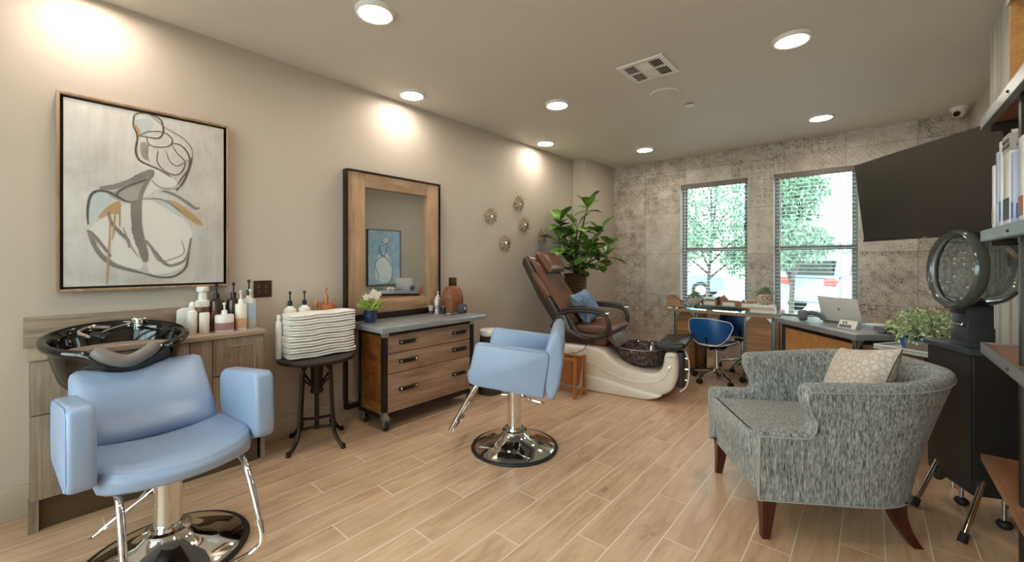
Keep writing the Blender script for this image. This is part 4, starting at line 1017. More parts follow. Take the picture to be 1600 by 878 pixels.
# sunburst mirrors
M['gilt'] = plain('weathered_gilt', 'a8947b', .5, .05, var=.4)
proto = None
SB = [(3.382, 1.799, 'leftmost of the sunburst mirrors on the left wall'), (3.876, 1.995, 'topmost of the sunburst mirrors on the left wall'),
      (3.975, 1.746, 'sunburst mirror just below the topmost one'), (4.33, 1.613, 'sunburst mirror nearest the fig leaves'), (3.62, 1.506, 'lowest of the sunburst mirrors, above the massage chair')]
for y, z, l in SB:
    if proto is None:
        t = thing('sunburst_mirror', l, 'mirror', (.0, y, z), 0, 'small sunburst mirrors')
        b = MB()
        for k in range(20):
            an = k*PI/10; lay = k % 2; R = .098 if lay else .080; R *= .92+.12*((k*7) % 5)/5
            Rm = Matrix.Rotation(an, 4, 'X')
            pts = [(.026, -.004), (.05, -.0085), (R*.8, -.0135), (R, -.007), (R, .007), (R*.8, .0135), (.05, .0085), (.026, .004)]
            x = .014+.012*lay
            b.add([(x-.004+.16*max(0, .07-p[0]), p[1], p[0]) for p in pts]+[(x+.005+.16*max(0, .07-p[0]), p[1]*.8, p[0]) for p in pts], [tuple(range(8))]+[tuple(range(15, 7, -1))]+[(i, (i+1) % 8, 8+(i+1) % 8, 8+i) for i in range(8)], Rm)
        b.build('petals', M['gilt'], t, smooth=0)
        RY = Matrix.Rotation(PI/2, 4, 'Y')
        b = MB(); b.lathe([(0, 0), (.036, 0), (.038, .03), (.030, .036), (.019, .036), (.019, .028), (0, .028)], 24, M=RY); b.build('bezel', M['gilt'], t)
        b = MB(); b.lathe([(0, .0312), (.019, .0295), (.019, .028), (0, .028)], 20, M=RY); b.build('glass', M['mirror'], t)
        proto = t
    else: dup(proto, (0, y, z), None, l)
# ------------------------------------------------------------ pedicure spa
FZ = math.radians(10)
t = thing('pedicure_chair', 'brown leather massage pedicure chair on a white footbath base', 'pedicure chair', (1.11, 3.64, 0), FZ)
NW = .74
def shell_side(w):
    return w
top = smooth_path([(-.52, .30, 0), (-.50, .40, 0), (-.42, .435, 0), (-.1, .44, 0), (.06, .435, 0), (.15, .405, 0), (.22, .345, 0), (.34, .285, 0), (.48, .252, 0), (.60, .25, 0), (.665, .275, 0), (.70, .33, 0), (.715, .42, 0), (.735, .452, 0), (.80, .455, 0), (.825, .43, 0), (.835, .32, 0), (.82, .20, 0), (.775, .11, 0), (.70, .06, 0)], 4)
out = [(p.x, p.y) for p in top]+[(.66, .045), (-.48, .045), (-.52, .07)]
# shell lofted across its width, narrower towards both sides (rounded flanks)
def loft(out, n0, n1, name, mat, par, rnd=.05, seg=5, zk=.035):
    b = MB(); vs = []; fs = []; st = []
    cx = sum(p[0] for p in out)/len(out); cz = sum(p[1] for p in out)/len(out)
    for i in range(seg+1):
        a = PI/2*i/seg; st.append((n0+rnd*(1-math.sin(a)), 1-math.cos(a)))
    st = [(n0+rnd*(1-math.cos(PI/2*i/seg)), 1-math.sin(PI/2*i/seg)) for i in range(seg+1)]
    st += [(n0+n1-y, s) for y, s in st[::-1]]
    m = len(out)
    # inward normals of the outline
    nr = []
    for i in range(m):
        p = Vector(out[i-1]); q = Vector(out[(i+1) % m]); d = (q-p).normalized(); nr.append(Vector((d.y, -d.x)))
    area = sum(out[i][0]*out[(i+1) % m][1]-out[(i+1) % m][0]*out[i][1] for i in range(m))
    sg = 1 if area < 0 else -1
    for y, s in st:
        for i in range(m):
            q = Vector(out[i])+nr[i]*sg*s*zk
            vs.append((q.x, y, q.y))
    for k in range(len(st)-1):
        for i in range(m): fs.append((k*m+i, k*m+(i+1) % m, (k+1)*m+(i+1) % m, (k+1)*m+i))
    fs.append(tuple(range(m))); fs.append(tuple((len(st)-1)*m+i for i in range(m-1, -1, -1)))
    b.add(vs, fs); return b.build(name, mat, par, smooth=45)
sh = loft(out, 0.0, NW, 'footbath_shell', M['acrylic'], t)
low = [(-.50, 0), (-.50, .13), (-.2, .165), (.1, .15), (.35, .115), (.55, .085), (.70, .075), (.66, .03), (.56, 0)]
loft(low, -.012, NW+.012, 'base_skirt', M['acrylic'], t, .03, 4, .015)
# swoosh moulding along both flanks
for y in (0.0, NW):
    b = MB(); sgn = -1 if y == 0 else 1
    sw = smooth_path([(-.46, .30, 0), (-.2, .30, 0), (.05, .27, 0), (.22, .20, 0), (.42, .155, 0), (.60, .165, 0), (.72, .23, 0), (.77, .33, 0)], 6); vs = []; fs = []
    for p in sw:
        vs += [(p.x, y-sgn*.004, p.y+.020), (p.x, y+sgn*.008, p.y+.002), (p.x, y-sgn*.004, p.y-.020)]
    for i in range(len(sw)-1): fs += [(3*i, 3*i+1, 3*i+4, 3*i+3), (3*i+1, 3*i+2, 3*i+5, 3*i+4)]
    b.add(vs, fs); b.build('moulding', M['acrylic'], sh, smooth=70)
b = MB(); b.lathe([(0, .004), (.012, .004), (.016, 0), (0, 0)], 16, M=Matrix.Translation((.765, -.001, .33)) @ Matrix.Rotation(PI/2, 4, 'X')); b.build('jet_button', M['chrome'], t)
mb = NT('mottled_glass_bowl'); v = mb.coords(); n = mb.noise(v, 26, 6, .75); n2 = mb.noise(v, 70, 4, .7)
mb.base(mb.ramp(mb.math('ADD', mb.math('MULTIPLY', n, .6), mb.math('MULTIPLY', n2, .4)), [(.40, lin('1e1615')), (.52, lin('4a3835')), (.60, lin('8c7f83')), (.70, lin('dcd6da'))])); mb.set(.06, 0, .7); M['mottle'] = mb.m
b = MB(); b.lathe([(0, -.20), (.10, -.20), (.17, -.17), (.215, -.11), (.238, -.03), (.246, .0), (.246, .010), (.236, .012), (.222, -.01), (.20, -.09), (.15, -.15), (.08, -.17), (0, -.172)], 56, c=(.435, NW/2, .425), sx=1.08, sy=1.18); b.build('foot_bowl', M['mottle'], t, smooth=60)
b = MB(); b.lathe([(.240, .006), (.2475, .006), (.2475, .013), (.240, .014), (.240, .006)], 56, c=(.435, NW/2, .425), sx=1.08, sy=1.18); b.build('bowl_rim', M['galv'], t)
b = MB(); b.prism([(.63, .475), (.66, .462), (.74, .46), (.845, .475), (.885, .505), (.89, .535), (.86, .55), (.78, .53), (.70, .522), (.64, .525), (.622, .50)], 'y', .05, NW-.05, .02, 3); b.build('foot_pad', M['black'], t, smooth=50)
b = MB(); b.cyl((.86, .14, .30), (.905, .14, .30), .02, seg=14); b.cyl((.86, .14, .20), (.91, .14, .20), .018, .022, seg=14); b.cyl((.85, .14, .40), (.90, .14, .40), .015, seg=12); b.build('tap_knob', M['chrome'], t)
b = MB(); b.box(.80, .875, .09, .20, .13, .46, .02); b.build('tap_panel', M['blackm'], t)
b = MB(); b.tube(smooth_path([(.885, .10, .47), (.915, .09, .38), (.915, .08, .26), (.895, .08, .16), (.84, .085, .10)], 6), .0055, 8); b.build('spray_hose', M['white'], t)
# upper chair
NC = NW/2
b = MB(); b.prism([(-.40, .44), (.10, .44), (.14, .45), (.16, .54), (.14, .555), (-.40, .56)], 'y', .10, NW-.10, .015, 2); b.build('seat_base', M['brown_leather'], t, smooth=45)
b = MB(); b.prism([(.10, .545), (.24, .435), (.262, .44), (.20, .55), (.17, .57)], 'y', .11, NW-.11, .012, 2); b.build('leg_flap', M['brown_leather'], t, smooth=45)
b = MB(); b.prism([(-.34, .555), (.17, .545), (.21, .565), (.222, .60), (.20, .632), (.13, .645), (-.34, .625)], 'y', .075, NW-.075, .025, 4); b.build('seat_cushion', M['brown_leather'], t, smooth=55)
rec = lambda s, off, y: Vector((-.265-.52*s+off*.84, y, .60+.735*s+off*.52))
def padf(u, v):
    w = .262-.02*u-.05*max(0, u-.8)*3
    y = (v*2-1)*w; q = abs(v*2-1)
    th = .075+.018*math.sin(u*PI*2.6+.6)+(.025 if q > .55 and u < .86 else 0)*math.sin(min(1, max(0, (q-.55)/.45))*PI)
    ed = (1-q**6*.75)*(1-.6*max(0, u-.92)/.08)
    return rec(u, th*ed, NC+y)
b = MB(); b.grid(padf, 36, 27)
vs = [rec(u, 0, NC+s*(.262-.02*u-.05*max(0, u-.8)*3)) for u in (0, 1) for s in (-1, 1)]
bmesh.ops.holes_fill(b.bm, edges=[e for e in b.bm.edges if e.is_boundary]); b.build('back_cushion', M['brown_leather'], t, smooth=60)
b = MB(); P = [rec(0, 0, 0), rec(1.0, .02, 0), rec(1.0, -.02, 0), rec(.95, -.07, 0), rec(.5, -.115, 0), rec(0, -.12, 0)]
b.prism([(p.x, p.z) for p in P], 'y', NC-.285, NC+.285, .022, 3); b.build('back_shell', M['brown_shell'], t, smooth=45)
b = MB()
for s in (-1, 1):
    P = [rec(.42, .035, 0), rec(.75, .03, 0), rec(.77, -.03, 0), rec(.42, -.04, 0)]
    y = NC+s*.284; b.prism([(p.x, p.z) for p in P], 'y', min(y, y+s*.016), max(y, y+s*.016), .006)
    b.build('side_pad', M['brown_leather'], t, smooth=45); b = MB()
b.bm.free()
b = MB(); Mx = Matrix.Translation(rec(.83, .125, NC)) @ Matrix.Rotation(math.radians(-36), 4, 'Y') @ Matrix.Rotation(PI/2, 4, 'Y') @ Matrix.Rotation(PI/2, 4, 'Z')
b.pillow(.46, .27, .12, 17, Mx, .05); b.build('head_pillow', M['brown_leather'], t, smooth=70)
for s in (-1, 1):
    y = NC+s*.335
    b = MB()
    pt = smooth_path([(-.36, y, .70), (-.30, y, .755), (-.15, y, .785), (.02, y, .785), (.13, y, .765), (.185, y, .71), (.19, y, .63), (.14, y, .555), (.02, y, .53), (-.10, y, .545), (-.17, y, .60), (-.21, y, .68), (-.24, y, .735)], 5)
    b.tube(pt, .023, 10); ar = b.build('armrest', M['brown_shell'], t)
    b = MB(); b.prism([(-.44, .60), (-.36, .74), (-.26, .74), (-.20, .60), (-.10, .545), (.02, .53), (.0, .48), (-.30, .47)], 'y', y-.022, y+.022, .012, 2); b.build('arm_panel', M['brown_shell'], ar, smooth=45)
    b = MB(); pt = smooth_path([(-.30, y, .785), (-.15, y, .812), (.02, y, .812), (.12, y, .795), (.17, y, .765)], 5)
    vs = []; fs = []
    for p in pt: vs += [(p.x, p.y-.036, p.z-.006), (p.x, p.y+.036, p.z-.006), (p.x, p.y+.03, p.z+.012), (p.x, p.y-.03, p.z+.012)]
    for i in range(len(pt)-1):
        for q in range(4): fs.append((4*i+q, 4*i+(q+1) % 4, 4*i+4+(q+1) % 4, 4*i+4+q))
    fs += [(3, 2, 1, 0), tuple(len(vs)-4+q for q in range(4))]
    b.add(vs, fs); b.build('arm_pad', M['black'], ar, smooth=30)
    b = MB(); b.box(.145, .20, y-.028, y+.028, .765, .785, .006); b.build('arm_cap', M['satin'], ar)
b = MB(); b.box(-.20, -.02, .02, .09, .815, .832, .006); b.box(-.13, -.05, .028, .082, .832, .838, .003); b.build('remote_control', M['black'], t)
b = MB(); b.tube(smooth_path([(-.02, .04, .53), (-.02, -.02, .45), (-.06, -.03, .40), (-.16, -.02, .36), (-.22, .05, .40)], 6), .004, 6); b.build('cord', M['black'], t)

# cushion on the pedicure chair
sp_ = NT('striped_blue_cloth'); v = sp_.coords(); s3 = sp_.node('SeparateXYZ'); sp_.link(v, s3.inputs[0])
st = sp_.math('FRACT', sp_.math('MULTIPLY', s3.outputs[0], 20)); ln = sp_.math('LESS_THAN', st, .16)
cl = sp_.mix(ln, sp_.ramp(sp_.noise(v, 8, 3), [(.3, lin('5d7694')), (.7, lin('8ba3bd'))]), lin('354b66')); sp_.base(cl); sp_.set(.85, 0, .2); sp_.bump(sp_.math('ABSOLUTE', sp_.math('SUBTRACT', st, .5)), .5, .01)
t2 = thing('striped_cushion', 'slate blue striped cushion leaning in the brown massage chair', 'cushion', tuple(Matrix.Translation((1.11, 3.64, 0)) @ Matrix.Rotation(FZ, 4, 'Z') @ Vector((-.175, NC+.02, .80))))
t2.rotation_euler = (Matrix.Rotation(FZ, 3, 'Z') @ Matrix.Rotation(math.radians(-33), 3, 'Y') @ Matrix.Rotation(PI/2, 3, 'Y') @ Matrix.Rotation(PI/2, 3, 'Z') @ Matrix.Rotation(.10, 3, 'Z')).to_euler()
b = MB(); b.pillow(.50, .36, .14, 21); b.build('cover', sp_.m, t2, smooth=70)
b = MB()
for i in range(7):
    x = -.24+i*.013; z = .004+.006*i
    b.tube(smooth_path([(x, -.14, z*.5), (x+.006, -.07, z+.022), (x-.005, 0, z+.028), (x+.006, .07, z+.022), (x, .14, z*.5)], 5), .008, 6)
b.build('ruffle', plain('slate_ruffle', '63707e', .85, spec=.2), t2)

# sling rack
t = thing('sling_rack', 'teak magazine rack with tan leather sling between the two treatment chairs', 'magazine rack', (.96, 3.42, 0))
for x in (-.20, .18):
    for s in (-1, 1):
        b = MB(); b.box(x-.012, x+.012, s*.088-.016, s*.088+.016, 0, .385, .003); b.build('leg', M['teak'], t)
    b = MB(); b.box(x-.010, x+.010, -.074, .074, .045, .075, .003); b.build('cross_rail', M['teak'], t)
for s in (-1, 1):
    b = MB(); b.box(-.19, .17, s*.088-.011, s*.088+.011, .345, .37, .003); b.build('top_rail', M['teak'], t)
b = MB(); b.box(-.19, .17, -.010, .010, .05, .066, .003); b.build('stretcher', M['teak'], t)
def sling(u, v):
    a = v*2-1; y = .090*math.copysign(abs(a)**.7, a); z = .095+.272*abs(a)**1.9
    return Vector((-.175+.33*u, y, z))
b = MB(); b.grid(sling, 6, 30); o = b.build('sling', M['tan_leather'], t, smooth=70)
md = o.modifiers.new('thick', 'SOLIDIFY'); md.thickness = .004

# fiddle leaf fig
lf = NT('fig_leaf'); v = lf.coords(); lf.base(lf.ramp(lf.noise(v, 7, 3), [(.3, lin('345526')), (.5, lin('5a8538')), (.68, lin('a3bf68'))])); lf.set(.3, 0, .5); lf.bump(lf.noise(v, 60, 3), .2, .003); M['fig'] = lf.m
t = thing('fiddle_leaf_fig', 'fiddle leaf fig in a tall woven planter in the corner behind the massage chair', 'plant', (.34, 4.62, 0))
def plf(u, v):
    a = 2*PI*u; r = .11+.035*v+.003*math.sin(a*20+PI*round(v*40)); return Vector((r*math.cos(a), r*math.sin(a), 1.13*v))
pw = NT('brown_weave'); v = pw.coords(); w1 = pw.node('TexWave', wave_type='BANDS', bands_direction='Z'); w1.inputs['Scale'].default_value = 14; w1.inputs['Distortion'].default_value = 5; pw.link(v, w1.inputs['Vector'])
pw.base(pw.ramp(w1.outputs['Fac'], [(.2, lin('2c1d12')), (.8, lin('7a5a38'))])); pw.set(.6); pw.bump(w1.outputs['Fac'], .8, .01)
b = MB(); b.grid(plf, 48, 41, cu=True); b.lathe([(0, 1.10), (.14, 1.10)], 32); b.lathe([(0, .004), (.108, .004)], 32); b.build('planter', pw.m, t)
tr = MB(); fl = MB()
tips = [(.12, .10, 2.00), (-.14, -.16, 1.78), (.06, -.06, 1.72), (.22, .26, 1.66), (-.02, -.30, 1.56), (.16, .10, 1.50), (.26, -.10, 1.45), (.30, .28, 1.40), (.20, -.02, 1.26), (.22, .22, 1.28), (.06, -.20, 1.24), (.02, -.22, 1.46), (-.10, .16, 1.60)]
for tp in tips:
    P = smooth_path([(0, 0, 1.08), (tp[0]*.25, tp[1]*.25, 1.08+(tp[2]-1.08)*.45), (tp[0]*.8, tp[1]*.8, 1.08+(tp[2]-1.08)*.85), tp], 5); tr.tube(P, [.014-.009*i/(len(P)-1) for i in range(len(P))], 7)
    for k in range(8):
        an = k*2.4+random.random(); el = random.uniform(-.35, .75) if k > 1 else 1.05
        d = Vector((math.cos(an)*math.cos(el), math.sin(an)*math.cos(el), math.sin(el)))
        L = random.uniform(.19, .29); p = Vector(tp)-Vector((0, 0, .012*k))
        sd = d.cross(Vector((0, 0, 1))).normalized(); n = sd.cross(d).normalized()
        wp = [(0, .008), (.12, .05), (.3, .17), (.5, .27), (.68, .33), (.85, .28), (.96, .12), (1.0, .0)]
        vs = []; fs = []
        for s_, w_ in wp:
            dr = -.22*s_*s_*L; wv = .02*math.sin(s_*14+k)
            for q in (-1, -.5, 0, .5, 1):
                vs.append(p+d*L*s_+sd*q*w_*L+n*(dr+abs(q)*w_*L*.28+wv*abs(q)*L))
        for i in range(len(wp)-1):
            for q in range(4): fs.append((5*i+q, 5*i+5+q, 5*i+6+q, 5*i+1+q))
        if all(w.x > .215 or w.y+4.62 < 5.07 for w in [Vector(x_)+Vector((.34, 0, 0)) for x_ in vs]) and all(x_.x+.34 > .012 for x_ in vs): fl.add(vs, fs)
tr.build('stems', M['bark'], t); fl.build('foliage', M['fig'], t, smooth=60, normals=False)

# ------------------------------------------------------------ nail table
t = thing('nail_table', 'wood and iron nail table with a glass top under the windows', 'table', (1.985, 5.06, 0))
b = MB(); b.box(-.55, .55, -.30, .30, .725, .757, .003); b.build('table_top', M['desk_edge'], t)
b = MB(); b.box(-.548, .548, -.298, .298, .7575, .7655, .002); b.build('glass_top', M['glass_top'], t)
for x0, x1 in ((-.50, -.24), (.225, .515)):
    b = MB(); b.box(x0+.012, x1-.012, -.092, .26, .06, .70); pd = b.build('pedestal', M['desk_wood'], t, smooth=0)
    for x in (x0, x1-.028):
        for y in (-.102, .242): 
            b = MB(); b.box(x, x+.028, y, y+.028, .0, .725, .001); b.build('corner_iron', M['steel'], pd)
    for z in (.035, .697):
        b = MB(); b.box(x0+.028, x1-.028, -.100, -.075, z, z+.028); b.box(x0+.002, x0+.03, -.076, .245, z, z+.028); b.box(x1-.03, x1-.002, -.076, .245, z, z+.028); b.build('iron_rail', M['steel'], pd, smooth=0)
    for x in (x0+.028, x1-.028):
        b = MB(); b.prism([(x, .70), (x+(.05 if x < (x0+x1)/2 else -.05), .70), (x, .65)], 'y', -.1025, -.0975); b.build('gusset', M['galv'], pd, smooth=0)
TT = .766
t = thing('letter_rack', 'brown wooden letter rack at the left end of the nail table', 'organizer', (1.53, 4.86, TT), .15)
b = MB()
for y in (-.075, .065): b.prism([(-.075, 0), (.085, 0), (.085, .055), (-.01, .125), (-.075, .125)], 'y', y, y+.01)
b.box(-.075, .085, -.07, .07, 0, .008); b.build('sides', M['desk_wood'], t, smooth=0)
b = MB()
for x, h in ((-.074, .12), (-.02, .105), (.035, .08), (.077, .05)): b.box(x, x+.007, -.066, .066, .006, h)
b.build('dividers', M['reclaim'], t, smooth=0)
M['terra'] = plain('blush_planter', 'cbb5a5', .5, var=.05)
M['sage'] = plain('sage_succulent', '8d9c7d', .5, var=.25)
def face_planter(x, y, z, label, rz):
    t = thing('face_planter', label, 'planter', (x, y, z), rz, 'blush planters on the nail table')
    b = MB(); b.lathe([(0, .012), (.045, .012), (.066, .03), (.074, .06), (.07, .09), (.062, .105), (.055, .105), (.062, .088), (0, .085)], 28)
    b.build('pot', M['terra'], t)
    b = MB()
    for k in range(3): b.cyl((.042*math.cos(k*2.1+.5), .042*math.sin(k*2.1+.5), 0), (.042*math.cos(k*2.1+.5), .042*math.sin(k*2.1+.5), .02), .010, .014, 10)
    b.build('feet', M['terra'], t)
    b = MB()
    for s in (-1, 1): b.tube([(s*.026+.021*math.cos(a), -.073+.004*abs(math.sin(a)), .072+.019*math.sin(a)) for a in [i*PI/8 for i in range(16)]], .0022, 6, closed=True)
    b.tube([(-.006, -.074, .074), (.006, -.074, .074)], .002, 6); b.build('glasses', M['bronze'], t)
    b = MB(); leafy(b, (0, 0, .105), (.075, .075, .075), 130, .030, 3, .6, .5); b.build('succulent', M['sage'], t, smooth=0, normals=False)
face_planter(1.715, 4.95, TT, 'pale blush planter with drawn on glasses beside the letter rack', .55)
def book(name, label, loc, w, d, h, col, rz=0, group=None):
    t = thing(name, label, 'book', loc, rz, group)
    C = M.setdefault('cover_'+col, plain('book_cover_'+col, col, .5))
    b = MB(); b.box(-w/2, w/2, -d/2, d/2, 0, .003); b.box(-w/2, w/2, -d/2, d/2, h-.003, h); b.box(-w/2, w/2, -d/2, -d/2+.003, .003, h-.003); b.build('cover', C, t, smooth=0)
    b = MB(); b.box(-w/2+.004, w/2-.004, -d/2+.003, d/2-.004, .003, h-.003); b.build('pages', M['cream'], t, smooth=0)
for i, (w, d, h, c, lb) in enumerate([(.215, .16, .026, 'e3dfd6', 'bottom of the stack'), (.21, .155, .034, 'cbb79a', 'the tan one in the middle of the stack'), (.20, .15, .020, 'efece4', 'top of the stack')]):
    book('book', 'book under the right planter, '+lb, (2.41, 4.90, TT+[0, .0262, .0604][i]), w, d, h, c, .05*i-.03, 'books on the nail table')
face_planter(2.415, 4.91, TT+.0808, 'pale blush planter with drawn on glasses standing on the books', .5)
t = thing('arm_rest_pad', 'long black padded hand rest lying on the nail table', 'hand rest', (1.99, 4.86, TT))
b = MB(); b.prism([(-.055, 0), (.055, 0), (.05, .026), (.02, .040), (-.02, .040), (-.05, .026)], 'x', -.235, .235, .018, 3); b.build('pad', M['black'], t, smooth=60)
b = MB(); b.tube([(-.236, .054*math.cos(a), .022+.0*math.sin(a)) for a in (0, PI)], .003, 6); b.tube([(.236, .054*math.cos(a), .022) for a in (0, PI)], .003, 6); b.build('piping', M['blackm'], t)
def tray(x, y, rz, label):
    t = thing('bamboo_tray', label, 'tray', (x, y, TT), rz, 'small wooden trays on the nail table')
    b = MB(); b.box(-.085, .085, -.06, .06, 0, .008); 
    for a in ((-.085, .085, -.06, -.052), (-.085, .085, .052, .06), (-.085, -.077, -.052, .052), (.077, .085, -.052, .052)): b.box(*a, .008, .088, .001)
    b.build('box', M['desk_wood'], t, smooth=0)
    b = MB(); b.box(-.06, .06, -.0615, -.060, .03, .072); b.build('front_label', M['white'], t, smooth=0)
tray(1.86, 5.06, 0, 'small wooden tray of nail tools beside the left planter'); tray(2.06, 5.06, 0, 'small wooden tray holding the leaning boxes, middle of three'); tray(2.25, 5.05, 0, 'small wooden tray of nail tools beside the books')
def leanbox(label, x, y, w, h, c1, c2, z=.012):
    t = thing('swatch_box', label, 'box', (x, y, TT+z)); t.rotation_euler = (0, math.radians(-38), 0)
    b = MB(); b.box(-w/2, w/2, -.03, .03, 0, h, .003); b.build('box_body', M[c1], t)
    b = MB(); b.box(-w/2+.004, w/2-.004, -.0315, -.029, .01, h-.01); b.build('front_panel', M[c2], t, smooth=0)
leanbox('long tan box leaning out of the middle tray', 2.07, 5.06, .055, .15, 'desk_edge', 'tan_leather')
leanbox('dark green box leaning beside the tan box', 2.01, 5.07, .05, .13, 'blackm', 'blackm')
leanbox('grey tool case leaning out of the right tray', 2.25, 5.05, .045, .11, 'galv', 'blackm')
leanbox('pale nail brush case leaning out of the left tray', 1.83, 5.06, .04, .095, 'galv', 'cream')
t = thing('wire_basket', 'small grey wire basket behind the books at the right end of the table', 'basket', (2.47, 5.10, TT))
b = MB()
for k in range(14):
    a = k*2*PI/14; b.tube([(.045*math.cos(a), .045*math.sin(a), .002), (.06*math.cos(a), .06*math.sin(a), .11)], .002, 5)
b.build('wires', M['satin'], t)
b = MB()
for z, r in ((.003, .045), (.05, .0515), (.11, .06)): b.tube([(r*math.cos(i*PI/12), r*math.sin(i*PI/12), z) for i in range(24)], .003, 6, closed=True)
b.build('rings', M['satin'], t)

# blue nail stools
def stool(x, y, rz, label):
    t = thing('swivel_stool', label, 'stool', (x, y, 0), rz, 'blue swivel stools at the nail table')
    for k in range(5):
        a = k*2*PI/5+.3; c, s = math.cos(a), math.sin(a)
        b = MB(); b.tube([(.03*c, .03*s, .115), (.14*c, .14*s, .10), (.235*c, .235*s, .072)], [.017, .014, .011], 8); lg = b.build('leg', M['chrome'], t)
        b = MB(); b.cyl((.235*c, .235*s, .05), (.235*c, .235*s, .08), .008, seg=8)
        for q in (-1, 1): b.lathe([(0, -.009), (.024, -.009), (.027, 0), (.024, .009), (0, .009)], 16, M=Matrix.Translation((.235*c-q*s*.013+.012*c, .235*s+q*c*.013+.012*s, .0275)) @ Matrix.Rotation(a, 4, 'Z') @ Matrix.Rotation(PI/2, 4, 'X'))
        b.build('caster', M['black'], lg)
    b = MB(); b.cyl((0, 0, .09), (0, 0, .135), .033, .028, 16); b.build('hub', M['black'], t)
    b = MB(); b.cyl((0, 0, .13), (0, 0, .25), .022, seg=16); b.cyl((0, 0, .25), (0, 0, .36), .014, seg=14); b.build('gas_lift', M['chrome'], t)
    b = MB(); b.box(-.08, .08, -.08, .08, .35, .372, .006); b.cyl((.06, .02, .345), (.20, .06, .335), .006, seg=8); b.build('seat_plate', M['black'], t)
    def seat(u, v):
        a = 2*PI*u; r = v
        rr = .235*(1+.06*math.cos(2*a)); x = rr*r*math.cos(a); y = rr*r*math.sin(a)*.92
        return x, y, .045*abs(math.sin(a))**3*r**3+.02*math.cos(a)*r*r*(-1)
    b = MB(); b.grid(lambda u, v: Vector((lambda q: (q[0], q[1], .43+q[2]-.035*max(0, v-.8)/.2*max(0, v-.8)/.2))(seat(u, v))), 40, 12, cu=True)
    b.grid(lambda u, v: Vector((lambda q: (q[0]*.98, q[1]*.98, .37+q[2]*1.0+.024*v))(seat(u, v))), 40, 8, cu=True); b.build('seat', M['blue_leather'], t, smooth=70)
    b = MB(); b.tube([(lambda q: (q[0], q[1], .396+q[2]))(seat(i/48, 1)) for i in range(48)], .004, 6, closed=True); b.build('seat_piping', M['white'], t)
    # curved back: behind the sitter (local -x)
    def bk(u, v, off):
        y = (u*2-1); w = .085+.165*min(1, max(0, v))**.55*(1-.25*max(0, v-.8)/.2)
        a = y*w/.26; R = .24+off
        return Vector((-R*math.cos(a)-.02*v+.03, R*math.sin(a)*1.05, .425+.27*v-.03*y*y*v))
    b = MB(); b.grid(lambda u, v: bk(u, v, 0), 19, 12); b.grid(lambda u, v: bk(u, v, .035+.012*math.sin(PI*v)), 19, 12)
    edge = [(0, i/11) for i in range(12)]+[(i/18, 1) for i in range(1, 19)]+[(1, 1-i/11) for i in range(1, 12)]+[(1-i/18, 0) for i in range(1, 18)]
    E0 = [bk(u, v, 0) for u, v in edge]; E1 = [bk(u, v, .035+.012*math.sin(PI*v)) for u, v in edge]; n = len(edge)
    b.add(E0+E1, [(i, (i+1) % n, n+(i+1) % n, n+i) for i in range(n)]); b.build('backrest', M['blue_leather'], t, smooth=60)
    b = MB(); b.tube(E1, .004, 6, closed=True); b.build('back_piping', M['white'], t)
    b = MB(); b.tube([(-.02, 0, .36), (-.16, 0, .36), (-.235, 0, .42), (-.26, 0, .50)], .012, 8); b.build('back_bracket', M['black'], t)
    return t
stool(1.985, 4.83, math.radians(82), 'blue swivel stool with white piping, on the near side of the nail table')
stool(2.09, 5.52, math.radians(95), 'blue swivel stool behind the nail table, nearer the windows')
# ---------------------------------------------------------- reception desk
RD = math.radians(40.5)
t = thing('reception_desk', 'angled reception desk with grey top and wood panels near the right window', 'desk', (3.16, 3.74, 0), RD)
b = MB(); b.box(0, .60, 0, .92, .738, .78, .003); b.build('desk_top', M['zinc'], t)
b = MB(); b.box(.055, .075, .07, .85, .04, .72); b.build('side_panel', M['orange_wood'], t, smooth=0)
b = MB(); b.box(.09, .55, .055, .075, .04, .72); b.build('front_panel', M['reclaim'], t, smooth=0)
for x, y in ((.045, .045), (.045, .83), (.53, .045), (.53, .83)):
    b = MB(); b.box(x, x+.04, y, y+.04, 0, .738, .002); b.build('leg', M['steel'], t)
for za, zz in ((.70, .737), (.02, .045)):
    b = MB(); b.box(.05, .085, .05, .84, za, zz); b.box(.085, .54, .05, .085, za, zz); b.build('iron_frame', M['iron'], t, smooth=0)
b = MB(); b.prism([(.05, .67), (.05, .737), (.10, .737)], 'x', .0405, .0455); b.prism([(.05, .67), (.05, .737), (.10, .737)], 'y', .0405, .0455); b.build('gusset', M['galv'], t, smooth=0)
def ondesk(x, y): 
    c, s = math.cos(RD), math.sin(RD); return (3.16+c*x-s*y, 3.74+s*x+c*y)
DZ = .7805
t = thing('laptop', 'open silver laptop seen from behind on the reception desk', 'laptop', (3.06, 4.335, DZ), math.radians(-32))
b = MB(); b.box(-.155, .155, .0, .215, 0, .013, .004); b.build('base', M['galv'], t)
b = MB(); b.box(-.14, .14, .02, .12, .0132, .0145); b.build('keyboard', M['blackm'], t, smooth=0)
M['laptop_grey'] = plain('laptop_aluminium', 'd6d0c9', .4, .0, var=.02)
b = MB(); b.box(-.155, .155, -.004, .004, 0, .212, .003, M=Matrix.Translation((0, 0, .012)) @ Matrix.Rotation(math.radians(17), 4, 'X')); b.build('lid', M['laptop_grey'], t)
b = MB(); b.ell((0, 0, 0), .014, .001, .014, 12, 8, M=Matrix.Translation((0, -.036, .118)) @ Matrix.Rotation(math.radians(17), 4, 'X')); b.build('emblem', M['satin'], t)
t = thing('hair_dryer', 'grey hand held dryer lying on the left end of the reception desk', 'hair dryer', (2.80, 4.30, DZ), .5)
M['tool_grey'] = plain('tool_grey', '6c6d72', .4)
